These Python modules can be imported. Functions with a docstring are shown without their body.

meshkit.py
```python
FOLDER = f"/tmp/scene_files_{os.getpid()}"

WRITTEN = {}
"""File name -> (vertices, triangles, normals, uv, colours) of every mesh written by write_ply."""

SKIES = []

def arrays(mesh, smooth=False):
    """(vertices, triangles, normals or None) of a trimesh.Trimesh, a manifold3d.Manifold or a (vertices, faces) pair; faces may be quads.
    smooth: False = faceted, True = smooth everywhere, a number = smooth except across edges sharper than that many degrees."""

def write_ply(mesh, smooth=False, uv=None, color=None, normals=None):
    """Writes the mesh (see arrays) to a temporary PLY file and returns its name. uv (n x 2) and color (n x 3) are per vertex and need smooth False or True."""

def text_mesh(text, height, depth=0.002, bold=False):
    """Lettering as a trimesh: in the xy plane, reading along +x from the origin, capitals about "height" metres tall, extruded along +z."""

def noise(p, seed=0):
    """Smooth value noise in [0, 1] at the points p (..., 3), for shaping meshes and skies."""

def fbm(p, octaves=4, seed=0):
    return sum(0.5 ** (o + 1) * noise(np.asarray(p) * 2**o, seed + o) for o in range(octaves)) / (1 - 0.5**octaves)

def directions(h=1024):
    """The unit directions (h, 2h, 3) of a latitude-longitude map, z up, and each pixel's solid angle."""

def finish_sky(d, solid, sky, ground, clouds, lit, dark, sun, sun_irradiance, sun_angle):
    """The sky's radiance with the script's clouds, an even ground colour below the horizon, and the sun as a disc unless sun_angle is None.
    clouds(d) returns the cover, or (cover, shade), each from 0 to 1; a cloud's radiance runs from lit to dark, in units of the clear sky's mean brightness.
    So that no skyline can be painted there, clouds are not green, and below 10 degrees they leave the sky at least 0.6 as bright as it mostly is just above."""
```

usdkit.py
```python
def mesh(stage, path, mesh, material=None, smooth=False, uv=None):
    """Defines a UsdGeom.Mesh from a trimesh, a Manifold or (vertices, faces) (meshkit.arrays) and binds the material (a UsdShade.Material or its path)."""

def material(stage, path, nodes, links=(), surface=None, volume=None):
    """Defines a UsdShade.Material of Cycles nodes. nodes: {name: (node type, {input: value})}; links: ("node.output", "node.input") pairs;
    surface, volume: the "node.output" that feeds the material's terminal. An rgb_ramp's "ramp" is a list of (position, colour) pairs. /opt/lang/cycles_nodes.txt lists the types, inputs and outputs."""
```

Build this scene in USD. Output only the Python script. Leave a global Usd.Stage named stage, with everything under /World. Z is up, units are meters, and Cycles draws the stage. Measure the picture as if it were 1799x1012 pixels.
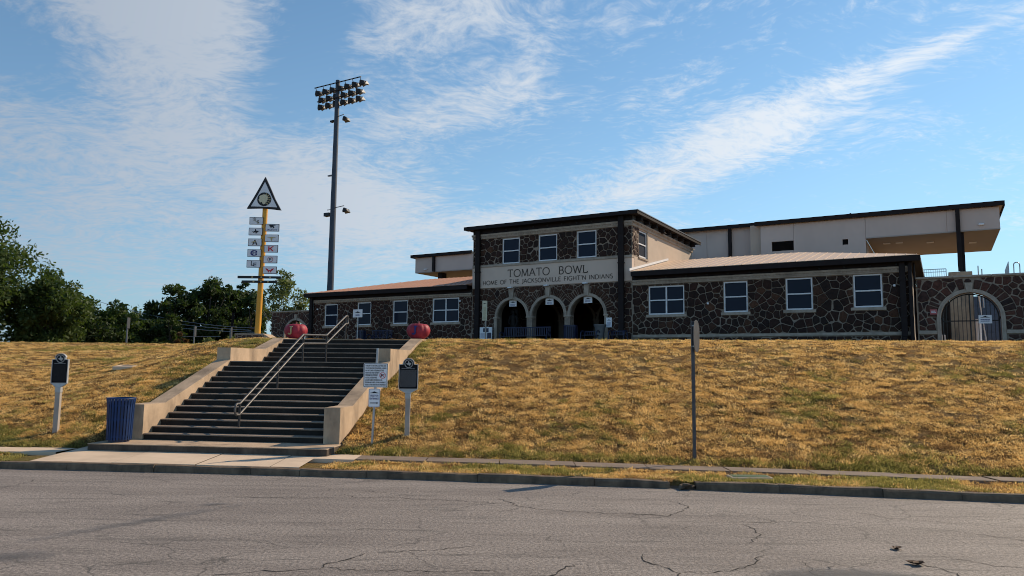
import math, numpy as np, trimesh, usdkit, meshkit
from shapely.geometry import Polygon, LineString, box as sbox, Point, MultiPolygon, MultiLineString
from shapely import affinity
from shapely.ops import unary_union
from scipy.spatial import Voronoi
from pxr import Gf, Sdf, Usd, UsdGeom, UsdLux, UsdShade, Vt

stage = Usd.Stage.CreateInMemory()
UsdGeom.SetStageUpAxis(stage, 'Z')
UsdGeom.SetStageMetersPerUnit(stage, 1.0)
UsdGeom.Xform.Define(stage, '/World')
UsdGeom.Scope.Define(stage, '/World/Looks')

# ---------------------------------------------------------------- camera
EYE = np.array([0.0, 0.0, 2.0])
PITCH, ROLL = math.radians(6.0), math.radians(0.6)
CF = np.array([0, math.cos(PITCH), math.sin(PITCH)])
_u0 = np.cross([1.0, 0, 0], CF)
CR = math.cos(ROLL) * np.array([1.0, 0, 0]) + math.sin(ROLL) * _u0
CU = math.cos(ROLL) * _u0 - math.sin(ROLL) * np.array([1.0, 0, 0])
cam = UsdGeom.Camera.Define(stage, '/World/camera')
_m = Gf.Matrix4d(1)
for i, r in enumerate((CR, CU, -CF)):
    _m.SetRow(i, Gf.Vec4d(*map(float, r), 0))
_m.SetRow(3, Gf.Vec4d(*map(float, EYE), 1))
cam.AddTransformOp().Set(_m)
cam.CreateHorizontalApertureAttr(36.0)
cam.CreateFocalLengthAttr(36.0 * 1270 / 1799)
cam.CreateClippingRangeAttr(Gf.Vec2f(0.1, 20000))
cam.CreateExposureAttr(EXPOSURE := 0.35)

# ---------------------------------------------------------------- node graphs
class Ref(str):
    pass

class G:
    def __init__(self):
        self.nodes, self.links = {}, []

    def __call__(self, kind, **inp):
        name = f'n{len(self.nodes)}'
        given = {}
        for k, v in inp.items():
            k = k.rstrip('_')
            if isinstance(v, Ref):
                self.links.append((str(v), f'{name}.{k}'))
            else:
                given[k] = v
        self.nodes[name] = (kind, given)
        outs = {'math': 'value', 'noise_texture': 'fac', 'voronoi_texture': 'distance', 'mix_color': 'result', 'rgb_ramp': 'color',
                'geometry': 'position', 'bump': 'normal', 'map_range': 'result', 'mapping': 'vector', 'vector_math': 'vector',
                'principled_bsdf': 'BSDF', 'combine_xyz': 'vector', 'attribute': 'fac', 'mix_closure': 'closure', 'translucent_bsdf': 'BSDF',
                'glossy_bsdf': 'BSDF', 'diffuse_bsdf': 'BSDF', 'transparent_bsdf': 'BSDF', 'fresnel': 'fac', 'sky_texture': 'color', 'background_shader': 'background',
                'object_info': 'random', 'texture_coordinate': 'generated', 'wave_texture': 'fac', 'separate_xyz': 'x', 'mix_float': 'result'}
        return Ref(f'{name}.{outs.get(kind, "color")}')

    def out(self, ref, sock):
        return Ref(ref.split('.')[0] + '.' + sock)

    def m(self, op, a, b=0.0, c=None, clamp=False):
        kw = dict(math_type=op, value1=a, value2=b, use_clamp=clamp)
        if c is not None:
            kw['value3'] = c
        return self('math', **kw)

    def done(self, path, surface=None, volume=None):
        return usdkit.material(stage, path, self.nodes, self.links, surface=surface and str(surface), volume=volume and str(volume))

# ---------------------------------------------------------------- sun and sky
SUN_AZ, SUN_EL = math.radians(58), math.radians(34)
SUN = np.array([math.sin(SUN_AZ) * math.cos(SUN_EL), math.cos(SUN_AZ) * math.cos(SUN_EL), math.sin(SUN_EL)])
sun = UsdLux.DistantLight.Define(stage, '/World/sun')
sun.CreateIntensityAttr(1.12)
sun.CreateAngleAttr(0.53)
sun.CreateColorAttr(Gf.Vec3f(1.0, 0.82, 0.60))
sun.GetPrim().CreateAttribute('inputs:normalize', Sdf.ValueTypeNames.Bool).Set(True)
_z = SUN
_x = np.cross([0, 0, 1.0], _z); _x /= np.linalg.norm(_x)
_y = np.cross(_z, _x)
_m = Gf.Matrix4d(1)
for i, r in enumerate((_x, _y, _z)):
    _m.SetRow(i, Gf.Vec4d(*map(float, r), 0))
sun.AddTransformOp().Set(_m)

SKY_TINT = (0.68, 1.04, 1.20)
g = G()
sky = g('sky_texture', sky_type='single_scattering', sun_disc=False, sun_elevation=SUN_EL, sun_rotation=SUN_AZ, altitude=150.0, air_density=1.0, aerosol_density=0.2, ozone_density=1.2)
dr = g('texture_coordinate')
sep = g('separate_xyz', vector=dr)
dx, dy, dz = sep, g.out(sep, 'y'), g.out(sep, 'z')
az = g.m('multiply', g.m('arctan2', dx, dy), 57.29578)
el = g.m('multiply', g.m('arcsine', dz), 57.29578)
zz = g.m('add', g.m('maximum', dz, 0.0), 0.16)
lay = g('combine_xyz', x=g.m('divide', dx, zz), y=g.m('divide', dy, zz), z=0.0)
warp = g('vector_math', math_type='scale', vector1=g.out(g('noise_texture', vector=lay, scale=2.2, detail=3.0), 'color'), scale=0.35)
layw = g('vector_math', math_type='add', vector1=lay, vector2=warp)
big = g('noise_texture', vector=g('mapping', vector=layw, rotation=(0, 0, -0.75), scale=(0.7, 1.3, 1.0)), scale=1.9, detail=6.0, roughness=0.6)
fine = g('noise_texture', vector=g('mapping', vector=layw, rotation=(0, 0, -0.45), scale=(0.85, 1.2, 1.0)), scale=14.0, detail=6.0, roughness=0.68)
puff = g('noise_texture', vector=g('mapping', vector=layw, rotation=(0, 0, 0.3), scale=(0.8, 1.5, 1.0)), scale=38.0, detail=3.0, roughness=0.6)

def blob(a0, e0, ra, re, ang, gain):
    """A cloud bank centred at azimuth a0, elevation e0 (degrees)."""
    c, s = math.cos(math.radians(ang)), math.sin(math.radians(ang))
    A, E = g.m('subtract', az, a0), g.m('subtract', el, e0)
    p = g.m('divide', g.m('add', g.m('multiply', A, c), g.m('multiply', E, s)), ra)
    q = g.m('divide', g.m('subtract', g.m('multiply', E, c), g.m('multiply', A, s)), re)
    r2 = g.m('add', g.m('multiply', p, p), g.m('multiply', q, q))
    return g.m('multiply', g.m('exponent', g.m('multiply', r2, -1.0)), gain)

CLOUDS = [(-31, 29, 10.5, 6, 0, 1.45), (-26, 24, 7, 5.5, -35, 1.35), (-35.5, 19.5, 6, 2.2, -30, -0.75), (-28, 16, 13, 4, -12, 0.62), (-34, 9, 15, 6.5, 0, 0.62), (-22, 11.5, 10, 4.0, -10, 0.50), (-12, 13.0, 8.5, 3.6, -8, 0.72), (-10, 10, 8, 2.6, -6, 0.42),
          (-16.5, 24, 2.4, 6, -25, -0.75), (-22, 14.8, 2.4, 1.3, 0, -0.40), (-24, 11.4, 3.2, 1.5, 0, -0.50), (-15, 20.5, 4, 1.8, 10, -0.30),
          (-2, 28, 9, 3.2, 14, 0.85), (-10.5, 25.5, 5, 1.7, 14, 0.58), (-5, 19.5, 6.0, 2.3, 8, 0.85), (1, 23.0, 3, 2.4, 30, 0.42), (-11, 21.5, 4.5, 1.3, 8, 0.35),
          (20.5, 17.9, 8, 2.7, 14, 1.15), (10.5, 14.0, 7.0, 2.8, 18, 0.72), (31, 21.4, 8, 0.8, 13, 0.72), (23, 27.8, 4.5, 1.4, 5, 0.85), (12, 20.6, 4.5, 1.3, 16, 0.55), (8, 25.5, 7, 3, 20, 0.34), (34, 27, 8, 2.5, 15, 0.25), (17, 23, 5, 1.0, 16, 0.25), (5, 12.3, 7, 1.6, 10, 0.45), (-1, 11.5, 3, 1.2, 15, 0.35)]
cover = None
for cdef in CLOUDS:
    b = blob(*cdef)
    cover = b if cover is None else g.m('add', cover, b)
def centred(x, k):
    return g.m('multiply', g.m('subtract', x, 0.5), k)

raw = g.m('add', g.m('add', centred(big, 1.9), centred(fine, 1.9)), g.m('add', centred(puff, 1.25), cover))
mask = g('map_range', range_type='smoothstep', value=raw, from_min=-0.02, from_max=1.38, to_min=0.0, to_max=1.0, clamp=True)
mask = g.m('multiply', mask, 0.88)
side_ = g('map_range', value=az, from_min=-40.0, from_max=25.0, to_min=0.0, to_max=1.0, clamp=True)
cloudcol = g('mix_color', fac=side_, a=(3.4, 3.95, 4.75), b=(7.7, 8.1, 8.5))
skyt = g('mix_color', blend_type='multiply', fac=1.0, a=sky, b=SKY_TINT, use_clamp=False)
hz = g.m('multiply', g.m('exponent', g.m('multiply', g.m('maximum', el, 0.0), -0.058)), 0.85)
hazec = g('mix_color', fac=side_, a=(2.65, 3.7, 4.8), b=(4.7, 6.75, 8.2), use_clamp=False)
skyt = g('mix_color', fac=hz, a=skyt, b=hazec, use_clamp=False)
skyc = g('mix_color', fac=mask, a=skyt, b=cloudcol, use_clamp=False)
bg = g('background_shader', color=skyc, strength=(SKY_STRENGTH := 0.09))
skymat = g.done('/World/Looks/sky_look', surface=bg)
dome = UsdLux.DomeLight.Define(stage, '/World/sky')
UsdShade.MaterialBindingAPI.Apply(dome.GetPrim()).Bind(skymat)
dome.GetPrim().SetCustomDataByKey('kind', 'structure')

# ---------------------------------------------------------------- object helpers
_used = {}
BASE = {}

def numbered(parent, name):
    k = (parent, name)
    _used[k] = _used.get(k, -1) + 1
    return f'{parent}/{name}' + (f'_{_used[k]:03d}' if _used[k] else '')

def tag(prim, label=None, cat=None, group=None, kind=None):
    for k, v in (('label', label), ('category', cat), ('group', group), ('kind', kind)):
        if v:
            prim.SetCustomDataByKey(k, v)
    return prim

def thing(name, label=None, cat=None, base=(0, 0, 0), group=None, kind=None):
    path = numbered('/World', name)
    x = UsdGeom.Xform.Define(stage, path)
    x.AddTranslateOp().Set(Gf.Vec3d(*map(float, base)))
    BASE[path] = np.asarray(base, float)
    tag(x.GetPrim(), label, cat, group, kind)
    return path

def part(parent, name, mesh, mat, smooth=False, label=None, kind=None, primvar=None):
    """One Mesh prim under parent from world-space geometry."""
    if isinstance(mesh, MB):
        mesh = mesh.mesh()
    v, f = (np.asarray(mesh[0], float), np.asarray(mesh[1])) if isinstance(mesh, tuple) else (np.asarray(mesh.vertices, float), np.asarray(mesh.faces))
    path = numbered(parent, name)
    b = BASE.get('/' + '/'.join(path.split('/')[1:3]), np.zeros(3))
    m = usdkit.mesh(stage, path, (v - b, f), mat, smooth=smooth)
    if primvar is not None:
        UsdGeom.PrimvarsAPI(m).CreatePrimvar('green', Sdf.ValueTypeNames.FloatArray, 'vertex').Set(Vt.FloatArray.FromNumpy(np.asarray(primvar, np.float32)))
    tag(m.GetPrim(), label=label, kind=kind)
    return path

def single(name, mesh, mat, label=None, cat=None, group=None, kind=None, smooth=False, primvar=None):
    p = part('/World', name, mesh, mat, smooth, primvar=primvar)
    tag(stage.GetPrimAtPath(p), label, cat, group, kind)
    return p

I3 = np.eye(3)

class MB:
    """Collects boxes, tubes, prisms into one mesh."""
    def __init__(self, M=None, o=(0, 0, 0)):
        self.V, self.F, self.n = [], [], 0
        self.M, self.o = (I3 if M is None else np.asarray(M, float)), np.asarray(o, float)

    def add(self, v, f):
        v = np.asarray(v, float) @ self.M.T + self.o
        f = np.asarray(f, int)
        self.V.append(v); self.F.append(f + self.n); self.n += len(v)
        return self

    def mesh(self):
        return np.vstack(self.V), np.vstack(self.F)

    def box(self, lo, hi, ch=0.0):
        lo, hi = np.minimum(lo, hi).astype(float), np.maximum(lo, hi).astype(float)
        if ch <= 0:
            m = trimesh.creation.box(bounds=[lo, hi])
            return self.add(m.vertices, m.faces)
        c = min(ch, 0.45 * (hi - lo).min())
        pts = []
        for k in range(3):
            for q in np.ndindex(2, 2, 2):
                p = np.where(np.array(q), hi, lo)
                s = np.where(np.array(q), -1, 1) * c
                s[k] = 0
                pts.append(p + s)
        m = trimesh.convex.convex_hull(np.array(pts))
        return self.add(m.vertices, m.faces)

    def obox(self, c, half, R=None):
        m = trimesh.creation.box(extents=2 * np.asarray(half, float))
        v = m.vertices if R is None else m.vertices @ np.asarray(R).T
        return self.add(v + np.asarray(c, float), m.faces)

    def hull(self, pts):
        m = trimesh.convex.convex_hull(np.asarray(pts, float))
        return self.add(m.vertices, m.faces)

    def tube(self, p0, p1, r, r1=None, n=10, cap=True):
        p0, p1 = np.asarray(p0, float), np.asarray(p1, float)
        r1 = r if r1 is None else r1
        d = (p1 - p0) / max(np.linalg.norm(p1 - p0), 1e-9)
        a = np.cross(d, [0, 0, 1.0] if abs(d[2]) < 0.9 else [1.0, 0, 0]); a /= np.linalg.norm(a)
        b = np.cross(d, a)
        t = np.arange(n) / n * 2 * np.pi
        ring = np.outer(np.cos(t), a) + np.outer(np.sin(t), b)
        v = np.vstack([p0 + ring * r, p1 + ring * r1, [p0], [p1]])
        i = np.arange(n); j = (i + 1) % n
        f = [np.c_[i, j, j + n], np.c_[i, j + n, i + n]]
        if cap:
            f += [np.c_[j, i, np.full(n, 2 * n)], np.c_[i + n, j + n, np.full(n, 2 * n + 1)]]
        f = np.vstack(f)
        # outward orientation
        e = np.cross(v[f[0, 1]] - v[f[0, 0]], v[f[0, 2]] - v[f[0, 0]])
        if e @ (v[f[0]].mean(0) - (p0 + p1) / 2) < 0:
            f = f[:, ::-1]
        return self.add(v, f)

    def path(self, pts, r, n=8):
        pts = [np.asarray(p, float) for p in pts]
        for a, b in zip(pts[:-1], pts[1:]):
            self.tube(a, b, r, n=n)
        for p in pts[1:-1]:
            m = trimesh.creation.icosphere(1, r)
            self.add(m.vertices + p, m.faces)
        return self

    def prism(self, poly, z0, z1):
        """Extrudes a shapely polygon in the local xy plane from z0 to z1."""
        for q in getattr(poly, 'geoms', [poly]):
            if q.geom_type != 'Polygon' or q.area < 1e-7:
                continue
            m = trimesh.creation.extrude_polygon(q, abs(z1 - z0), engine='earcut')
            self.add(m.vertices + [0, 0, min(z0, z1)], m.faces)
        return self

    def lathe(self, prof, c=(0, 0, 0), n=24):
        prof = np.asarray(prof, float)
        t = np.arange(n) / n * 2 * np.pi
        v = np.concatenate([np.c_[p[0] * np.cos(t), p[0] * np.sin(t), np.full(n, p[1])] for p in prof]) + np.asarray(c, float)
        f = []
        i = np.arange(n); j = (i + 1) % n
        for k in range(len(prof) - 1):
            f += [np.c_[i + k * n, j + k * n, j + (k + 1) * n], np.c_[i + k * n, j + (k + 1) * n, i + (k + 1) * n]]
        return self.add(v, np.vstack(f))

def frame(origin, xa, ya, za):
    return np.column_stack([xa, ya, za]).astype(float), np.asarray(origin, float)

def noise2(x, y, s, seed=0, oct_=4):
    p = np.stack([np.asarray(x) * s, np.asarray(y) * s, np.zeros_like(np.asarray(x, float))], -1)
    return meshkit.fbm(p, oct_, seed)

# ---------------------------------------------------------------- materials
LK = '/World/Looks/'

def look(name, c1, c2=None, scale=2.0, rough=0.75, bump=0.0, bscale=60.0, spec=0.3, metal=0.0, detail=5.0, lo=0.35, hi=0.65, stain=None, sscale=0.5, smin=0.5, stretch=None, coat=0.0):
    """A noise-mottled paint, stone, metal or concrete."""
    g = G()
    pos = g('geometry')
    vec = g('mapping', vector=pos, scale=stretch) if stretch else pos
    if c2 is None:
        c2 = tuple(0.82 * c for c in c1)
    col = g('rgb_ramp', fac=g('noise_texture', vector=vec, scale=scale, detail=detail, roughness=0.6), ramp=[(0, c1), (lo, c1), (hi, c2), (1, c2)])
    if stain:
        sm = g('map_range', value=g('noise_texture', vector=g('mapping', vector=pos, scale=(1, 1, 0.35)), scale=sscale, detail=6.0, roughness=0.65), from_min=smin, from_max=smin + .2, to_min=0.0, to_max=0.8, clamp=True)
        col = g('mix_color', fac=sm, a=col, b=stain)
    kw = dict(base_color=col, roughness=rough, specular_ior_level=spec, metallic=metal, coat_weight=coat)
    if bump:
        kw['normal'] = g('bump', height=g('noise_texture', vector=pos, scale=bscale, detail=3.0), strength=bump, distance=0.01)
    return g.done(LK + name, surface=g('principled_bsdf', **kw))

def stone_look(name, ramp):
    g = G()
    geo = g('geometry')
    rnd = g.m('fraction', g.m('add', g.m('multiply', g('object_info'), 7.31), g.m('multiply', g.out(geo, 'random_per_island'), 5.17)))
    col = g('rgb_ramp', fac=rnd, ramp=ramp)
    mot = g('map_range', value=g('noise_texture', vector=geo, scale=7.0, detail=6.0, roughness=0.65), from_min=0.3, from_max=0.7, to_min=0.55, to_max=1.5)
    col = g('mix_color', blend_type='multiply', fac=1.0, a=col, b=g('combine_xyz', x=mot, y=mot, z=mot), use_clamp=False)
    nrm = g('bump', height=g('noise_texture', vector=geo, scale=16.0, detail=6.0, roughness=0.7), strength=0.9, distance=0.03)
    return g.done(LK + name, surface=g('principled_bsdf', base_color=col, roughness=0.8, specular_ior_level=0.25, normal=nrm))

M = {}
M['riser'] = look('stained_shaded_riser', (.018, .014, .0115), (.012, .010, .008), 3, .9, .6, 50, stain=(.034, .026, .02), sscale=1.8)  # stained concrete, with the shade on the backlit faces painted in
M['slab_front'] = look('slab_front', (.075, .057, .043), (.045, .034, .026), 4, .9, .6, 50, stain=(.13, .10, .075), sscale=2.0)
M['stone'] = stone_look('ironstone', [(0, (.017, .0085, .0070)), (.3, (.030, .0125, .0085)), (.5, (.018, .0105, .0085)), (.66, (.044, .0165, .0105)), (.78, (.024, .0125, .0090)), (.9, (.080, .034, .018)), (.94, (.026, .0130, .0095)), (1, (.020, .0115, .0090))])
M['stone_brown'] = stone_look('brown_ironstone', [(0, (.040, .020, .016)), (.3, (.070, .031, .022)), (.55, (.030, .018, .016)), (.75, (.085, .033, .023)), (1, (.055, .031, .024))])
M['mortar'] = look('mortar', (.29, .23, .18), (.20, .158, .125), 6, .9, .5, 90)
M['limestone'] = look('limestone', (.40, .33, .265), (.31, .25, .20), 5, .85, .4, 70, stain=(.22, .18, .145), sscale=1.2)
M['stucco'] = look('stucco', (.48, .385, .31), (.44, .355, .285), 1.2, .9, .35, 180, stain=(.40, .33, .26), sscale=.35)
M['cast_stone'] = look('cast_stone', (.60, .475, .39), (.55, .435, .36), 1.2, .9, .35, 180, stain=(.52, .42, .35), sscale=.35)
M['dim_stone'] = look('dim_stone', (.13, .10, .08), (.10, .08, .065), 5, .9)  # limestone darkened to paint shade into the inner arcade
M['panel_stucco'] = look('panel_stucco', (.54, .43, .375), (.50, .40, .35), .9, .9, .2, 160, stain=(.45, .36, .315), sscale=.3)
M['dark_metal'] = look('dark_metal', (.017, .0125, .0125), (.022, .017, .017), 3, .7, spec=.12)
M['letter'] = look('engraved_letter', (.085, .065, .052), None, 8, .9)
M['white_frame'] = look('white_frame', (.72, .72, .74), (.64, .64, .66), 4, .5)
M['roof_metal'] = look('roof_metal', (.62, .45, .32), (.56, .41, .29), 1.5, .5, spec=.25)
M['roof_red'] = look('roof_red', (.46, .25, .165), (.41, .22, .145), 1.5, .5, spec=.25)
M['soffit'] = look('soffit_boards', (.36, .325, .30), (.34, .305, .28), 1.2, .9)
M['concrete'] = look('concrete', (.45, .33, .225), (.36, .265, .18), 2.6, .9, .7, 60, stain=(.17, .125, .088), sscale=1.7, smin=.49)
M['step_concrete'] = look('step_concrete', (.27, .21, .16), (.20, .155, .12), 3, .9, .6, 50, stain=(.14, .11, .085), sscale=1.8)  # worn tread concrete, kept paler than the risers to paint in sunlight
M['pavement'] = look('pavement', (.58, .45, .33), (.50, .385, .28), 2.2, .9, .4, 80, stain=(.38, .29, .21), sscale=.7)
M['old_pavement'] = look('old_pavement', (.22, .165, .125), (.155, .115, .088), 3.0, .9, .6, 60, stain=(.12, .095, .07), sscale=1.2)
M['kerb'] = look('kerb_concrete', (.17, .118, .078), (.095, .066, .045), 5, .9, .8, 50, stain=(.035, .026, .019), sscale=2.2, smin=.48)
M['steel'] = look('galvanised_steel', (.42, .42, .43), (.33, .33, .34), 5, .42, metal=.85)
M['rail_steel'] = look('rail_steel', (.11, .105, .10), (.08, .076, .073), 5, .48, metal=.55)
M['rail_post'] = look('rail_post', (.03, .028, .028), None, 5, .5, spec=.3)
M['pole_metal'] = look('pole_metal', (.055, .065, .085), (.045, .053, .07), 1, .55, metal=.3)
M['lamp_grey'] = look('lamp_grey', (.16, .165, .175), None, 3, .45, metal=.5)
M['sign_back'] = look('sign_back', (.085, .085, .09), (.06, .06, .065), 6, .5, metal=.5)
M['deck_grey'] = look('deck_grey', (.11, .13, .17), (.085, .10, .135), 3, .6)
M['black'] = look('black_paint', (.012, .012, .014), None, 5, .45)
M['blue_metal'] = look('blue_metal', (.006, .028, .105), (.005, .021, .075), 5, .5, spec=.3)
M['navy_metal'] = look('navy_metal', (.008, .013, .045), None, 5, .4, spec=.5)
M['yellow'] = look('yellow_paint', (.62, .30, .035), (.55, .26, .03), 2, .5)
M['sign_white'] = look('sign_white', (.74, .74, .76), (.70, .70, .72), 3, .5)
M['sign_grey'] = look('sign_grey', (.68, .67, .70), (.62, .61, .64), 3, .5)
M['ink'] = look('sign_ink', (.02, .02, .025), None, 8, .6)
M['ink_blue'] = look('sign_blue', (.025, .035, .17), None, 8, .6)
M['ink_red'] = look('sign_red', (.55, .02, .03), None, 8, .6)
M['ink_gold'] = look('sign_gold', (.42, .33, .16), None, 8, .6)
M['cream'] = look('cream_paint', (.62, .56, .40), None, 6, .7)
M['pale_red'] = look('faded_red', (.42, .12, .12), None, 6, .7)
M['tomato'] = look('tomato_red', (.33, .030, .048), (.24, .022, .036), 5, .55, .25, 24, spec=.2)
M['stem'] = look('stem_dark', (.30, .10, .09), None, 6, .7)
M['marker_black'] = look('marker_black', (.010, .010, .012), (.016, .016, .018), 8, .75, spec=.08)
M['marker_silver'] = look('marker_silver', (.42, .41, .40), (.34, .33, .32), 8, .5, metal=.3)
M['marker_text'] = look('marker_text', (.17, .17, .175), None, 8, .5)
M['post_paint'] = look('post_paint', (.36, .31, .27), (.29, .25, .215), 5, .6)
M['bronze'] = look('bronze', (.010, .009, .010), (.014, .012, .012), 6, .6, spec=.2)
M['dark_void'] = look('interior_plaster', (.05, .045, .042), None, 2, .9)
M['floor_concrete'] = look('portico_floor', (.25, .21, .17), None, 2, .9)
M['brown_board'] = look('brown_board', (.16, .085, .055), None, 3, .7)
M['crack'] = look('road_crack', (.022, .020, .019), None, 9, .95)
M['dry_leaf'] = look('dry_leaf', (.10, .052, .025), (.06, .03, .016), 20, .8)
M['rust'] = look('rusty_pipe', (.10, .06, .045), None, 10, .7)

def glass_look():
    g = G()
    n = g('noise_texture', vector=g('geometry'), scale=0.9, detail=2.0)
    dark = g('principled_bsdf', base_color=g('rgb_ramp', fac=n, ramp=[(0, (.005, .009, .021)), (1, (.009, .014, .029))]), roughness=.5, specular_ior_level=.1)
    gl = g('glossy_bsdf', color=(.9, .92, 1.0), roughness=.03)
    fac = g.m('multiply', g('fresnel', IOR=1.4), 0.22)
    return g.done(LK + 'window_glass', surface=g('mix_closure', fac=fac, closure1=dark, closure2=gl))
M['glass'] = glass_look()
# ---------------------------------------------------------------- terrain
def _interp(x, pts):
    from scipy.interpolate import PchipInterpolator
    p = np.array(pts, float)
    return PchipInterpolator(p[:, 0], p[:, 1])(np.clip(x, p[0, 0], p[-1, 0]))

def kerb_y(x):
    """The kerb's gentle bend."""
    x = np.asarray(x, float)
    q = lambda v: 12.48 - 0.1461 * v - 0.00397 * v * v
    xc = np.clip(x, -14.0, 12.0)
    return q(xc) + (x - xc) * (-0.1461 - 0.00794 * xc)

RIGHT = [(0, .112), (1.1, .135), (1.85, .17), (2.15, .27), (2.8, .47), (4.6, 1.1), (6.7, 1.78), (8.6, 2.42), (9.6, 2.66), (10.6, 2.745), (14, 2.82), (20, 2.95), (28, 3.12), (40, 3.2), (80, 3.3), (900, 3.3)]
LEFT = [(0, .112), (1.1, .135), (1.85, .17), (2.1, .25), (3, .52), (5, .98), (8, 1.55), (12, 2.12), (18, 2.58), (24, 2.84), (30, 2.95), (60, 3.2), (80, 3.3), (900, 3.3)]
ST_ANG = math.radians(6.5)
SA = np.array([math.cos(ST_ANG), -math.sin(ST_ANG), 0])      # along the steps, to the right
SB = np.array([math.sin(ST_ANG), math.cos(ST_ANG), 0])       # up the stairs
SO = np.array([-5.97, 15.6, 0])
UP = np.array([0, 0, 1.0])

def stair_ab(x, y):
    return (x - SO[0]) * SA[0] + (y - SO[1]) * SA[1], (x - SO[0]) * SB[0] + (y - SO[1]) * SB[1]

def smooth01(t):
    t = np.clip(t, 0, 1)
    return t * t * (3 - 2 * t)

def ground_z(x, y, rough=True):
    x, y = np.asarray(x, float), np.asarray(y, float)
    t = y - kerb_y(x)
    w = smooth01((-8.6 - x) / 5.0)
    z = (1 - w) * _interp(t, RIGHT) + w * _interp(t, LEFT)
    if rough:
        lawn = smooth01((t - 1.95) / 0.8) * smooth01((70 - t) / 20)
        z = z + lawn * (0.07 * (noise2(x, y * 1.6, .9, 5) - 0.5) + 0.075 * (noise2(x * 0.6, y * 2.0, 4.6, 9, 3) - 0.5))
    a, b = stair_ab(x, y)
    inside = (a > -2.16) & (a < 2.28) & (b > -0.25) & (b < 8.2)
    zs = np.interp(b, [-.3, 0, 3.6, 5.6, 6.9, 9], [.0, .1, 1.75, 1.75, 2.4, 2.45])
    z = np.where(inside, np.minimum(z, zs), z)
    paved = (t > 1.02) & (t < 1.86)
    z = np.where(paved, z - 0.05, z)
    apron = (x > -9.0) & (x < -3.6) & (t < 3.2) | (x > -9.0) & (x < -3.0) & (t < 1.9)
    return np.where(apron & ~inside, np.minimum(z, 0.10), z)

def apron_green(x, y):
    """How green the turf is (0 dry straw, 1 green)."""
    t = y - kerb_y(x)
    n = noise2(x, y, 0.45, 21)
    n2 = noise2(x, y, 1.7, 33)
    gsum = 1.5 * (n - 0.5) + 1.1 * (n2 - 0.5) + 0.07
    gsum = gsum + 0.26 * np.exp(-((t - 0.7) / 0.5) ** 2) + 0.22 * np.exp(-((t - 1.98) / 0.22) ** 2)
    gsum = gsum + 0.05 * smooth01((x - 1) / 8) * smooth01((8 - t) / 5)
    a, b = stair_ab(x, y)
    gsum = gsum + 0.45 * np.exp(-((a - 2.6) / 0.45) ** 2) * smooth01(b / 3)
    gsum = gsum + 0.38 * np.exp(-((x + 9 + (y - 24) * 0.55 + 1.2 * np.sin(y * .5)) / 1.3) ** 2) * smooth01((x + 22) / 4) * (x < -7.5)
    gsum = gsum - 0.25 * np.exp(-((x - 3.5) / 4) ** 2 - ((t - 8.6) / 1.6) ** 2)
    return np.clip(gsum, 0, 1)

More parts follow.
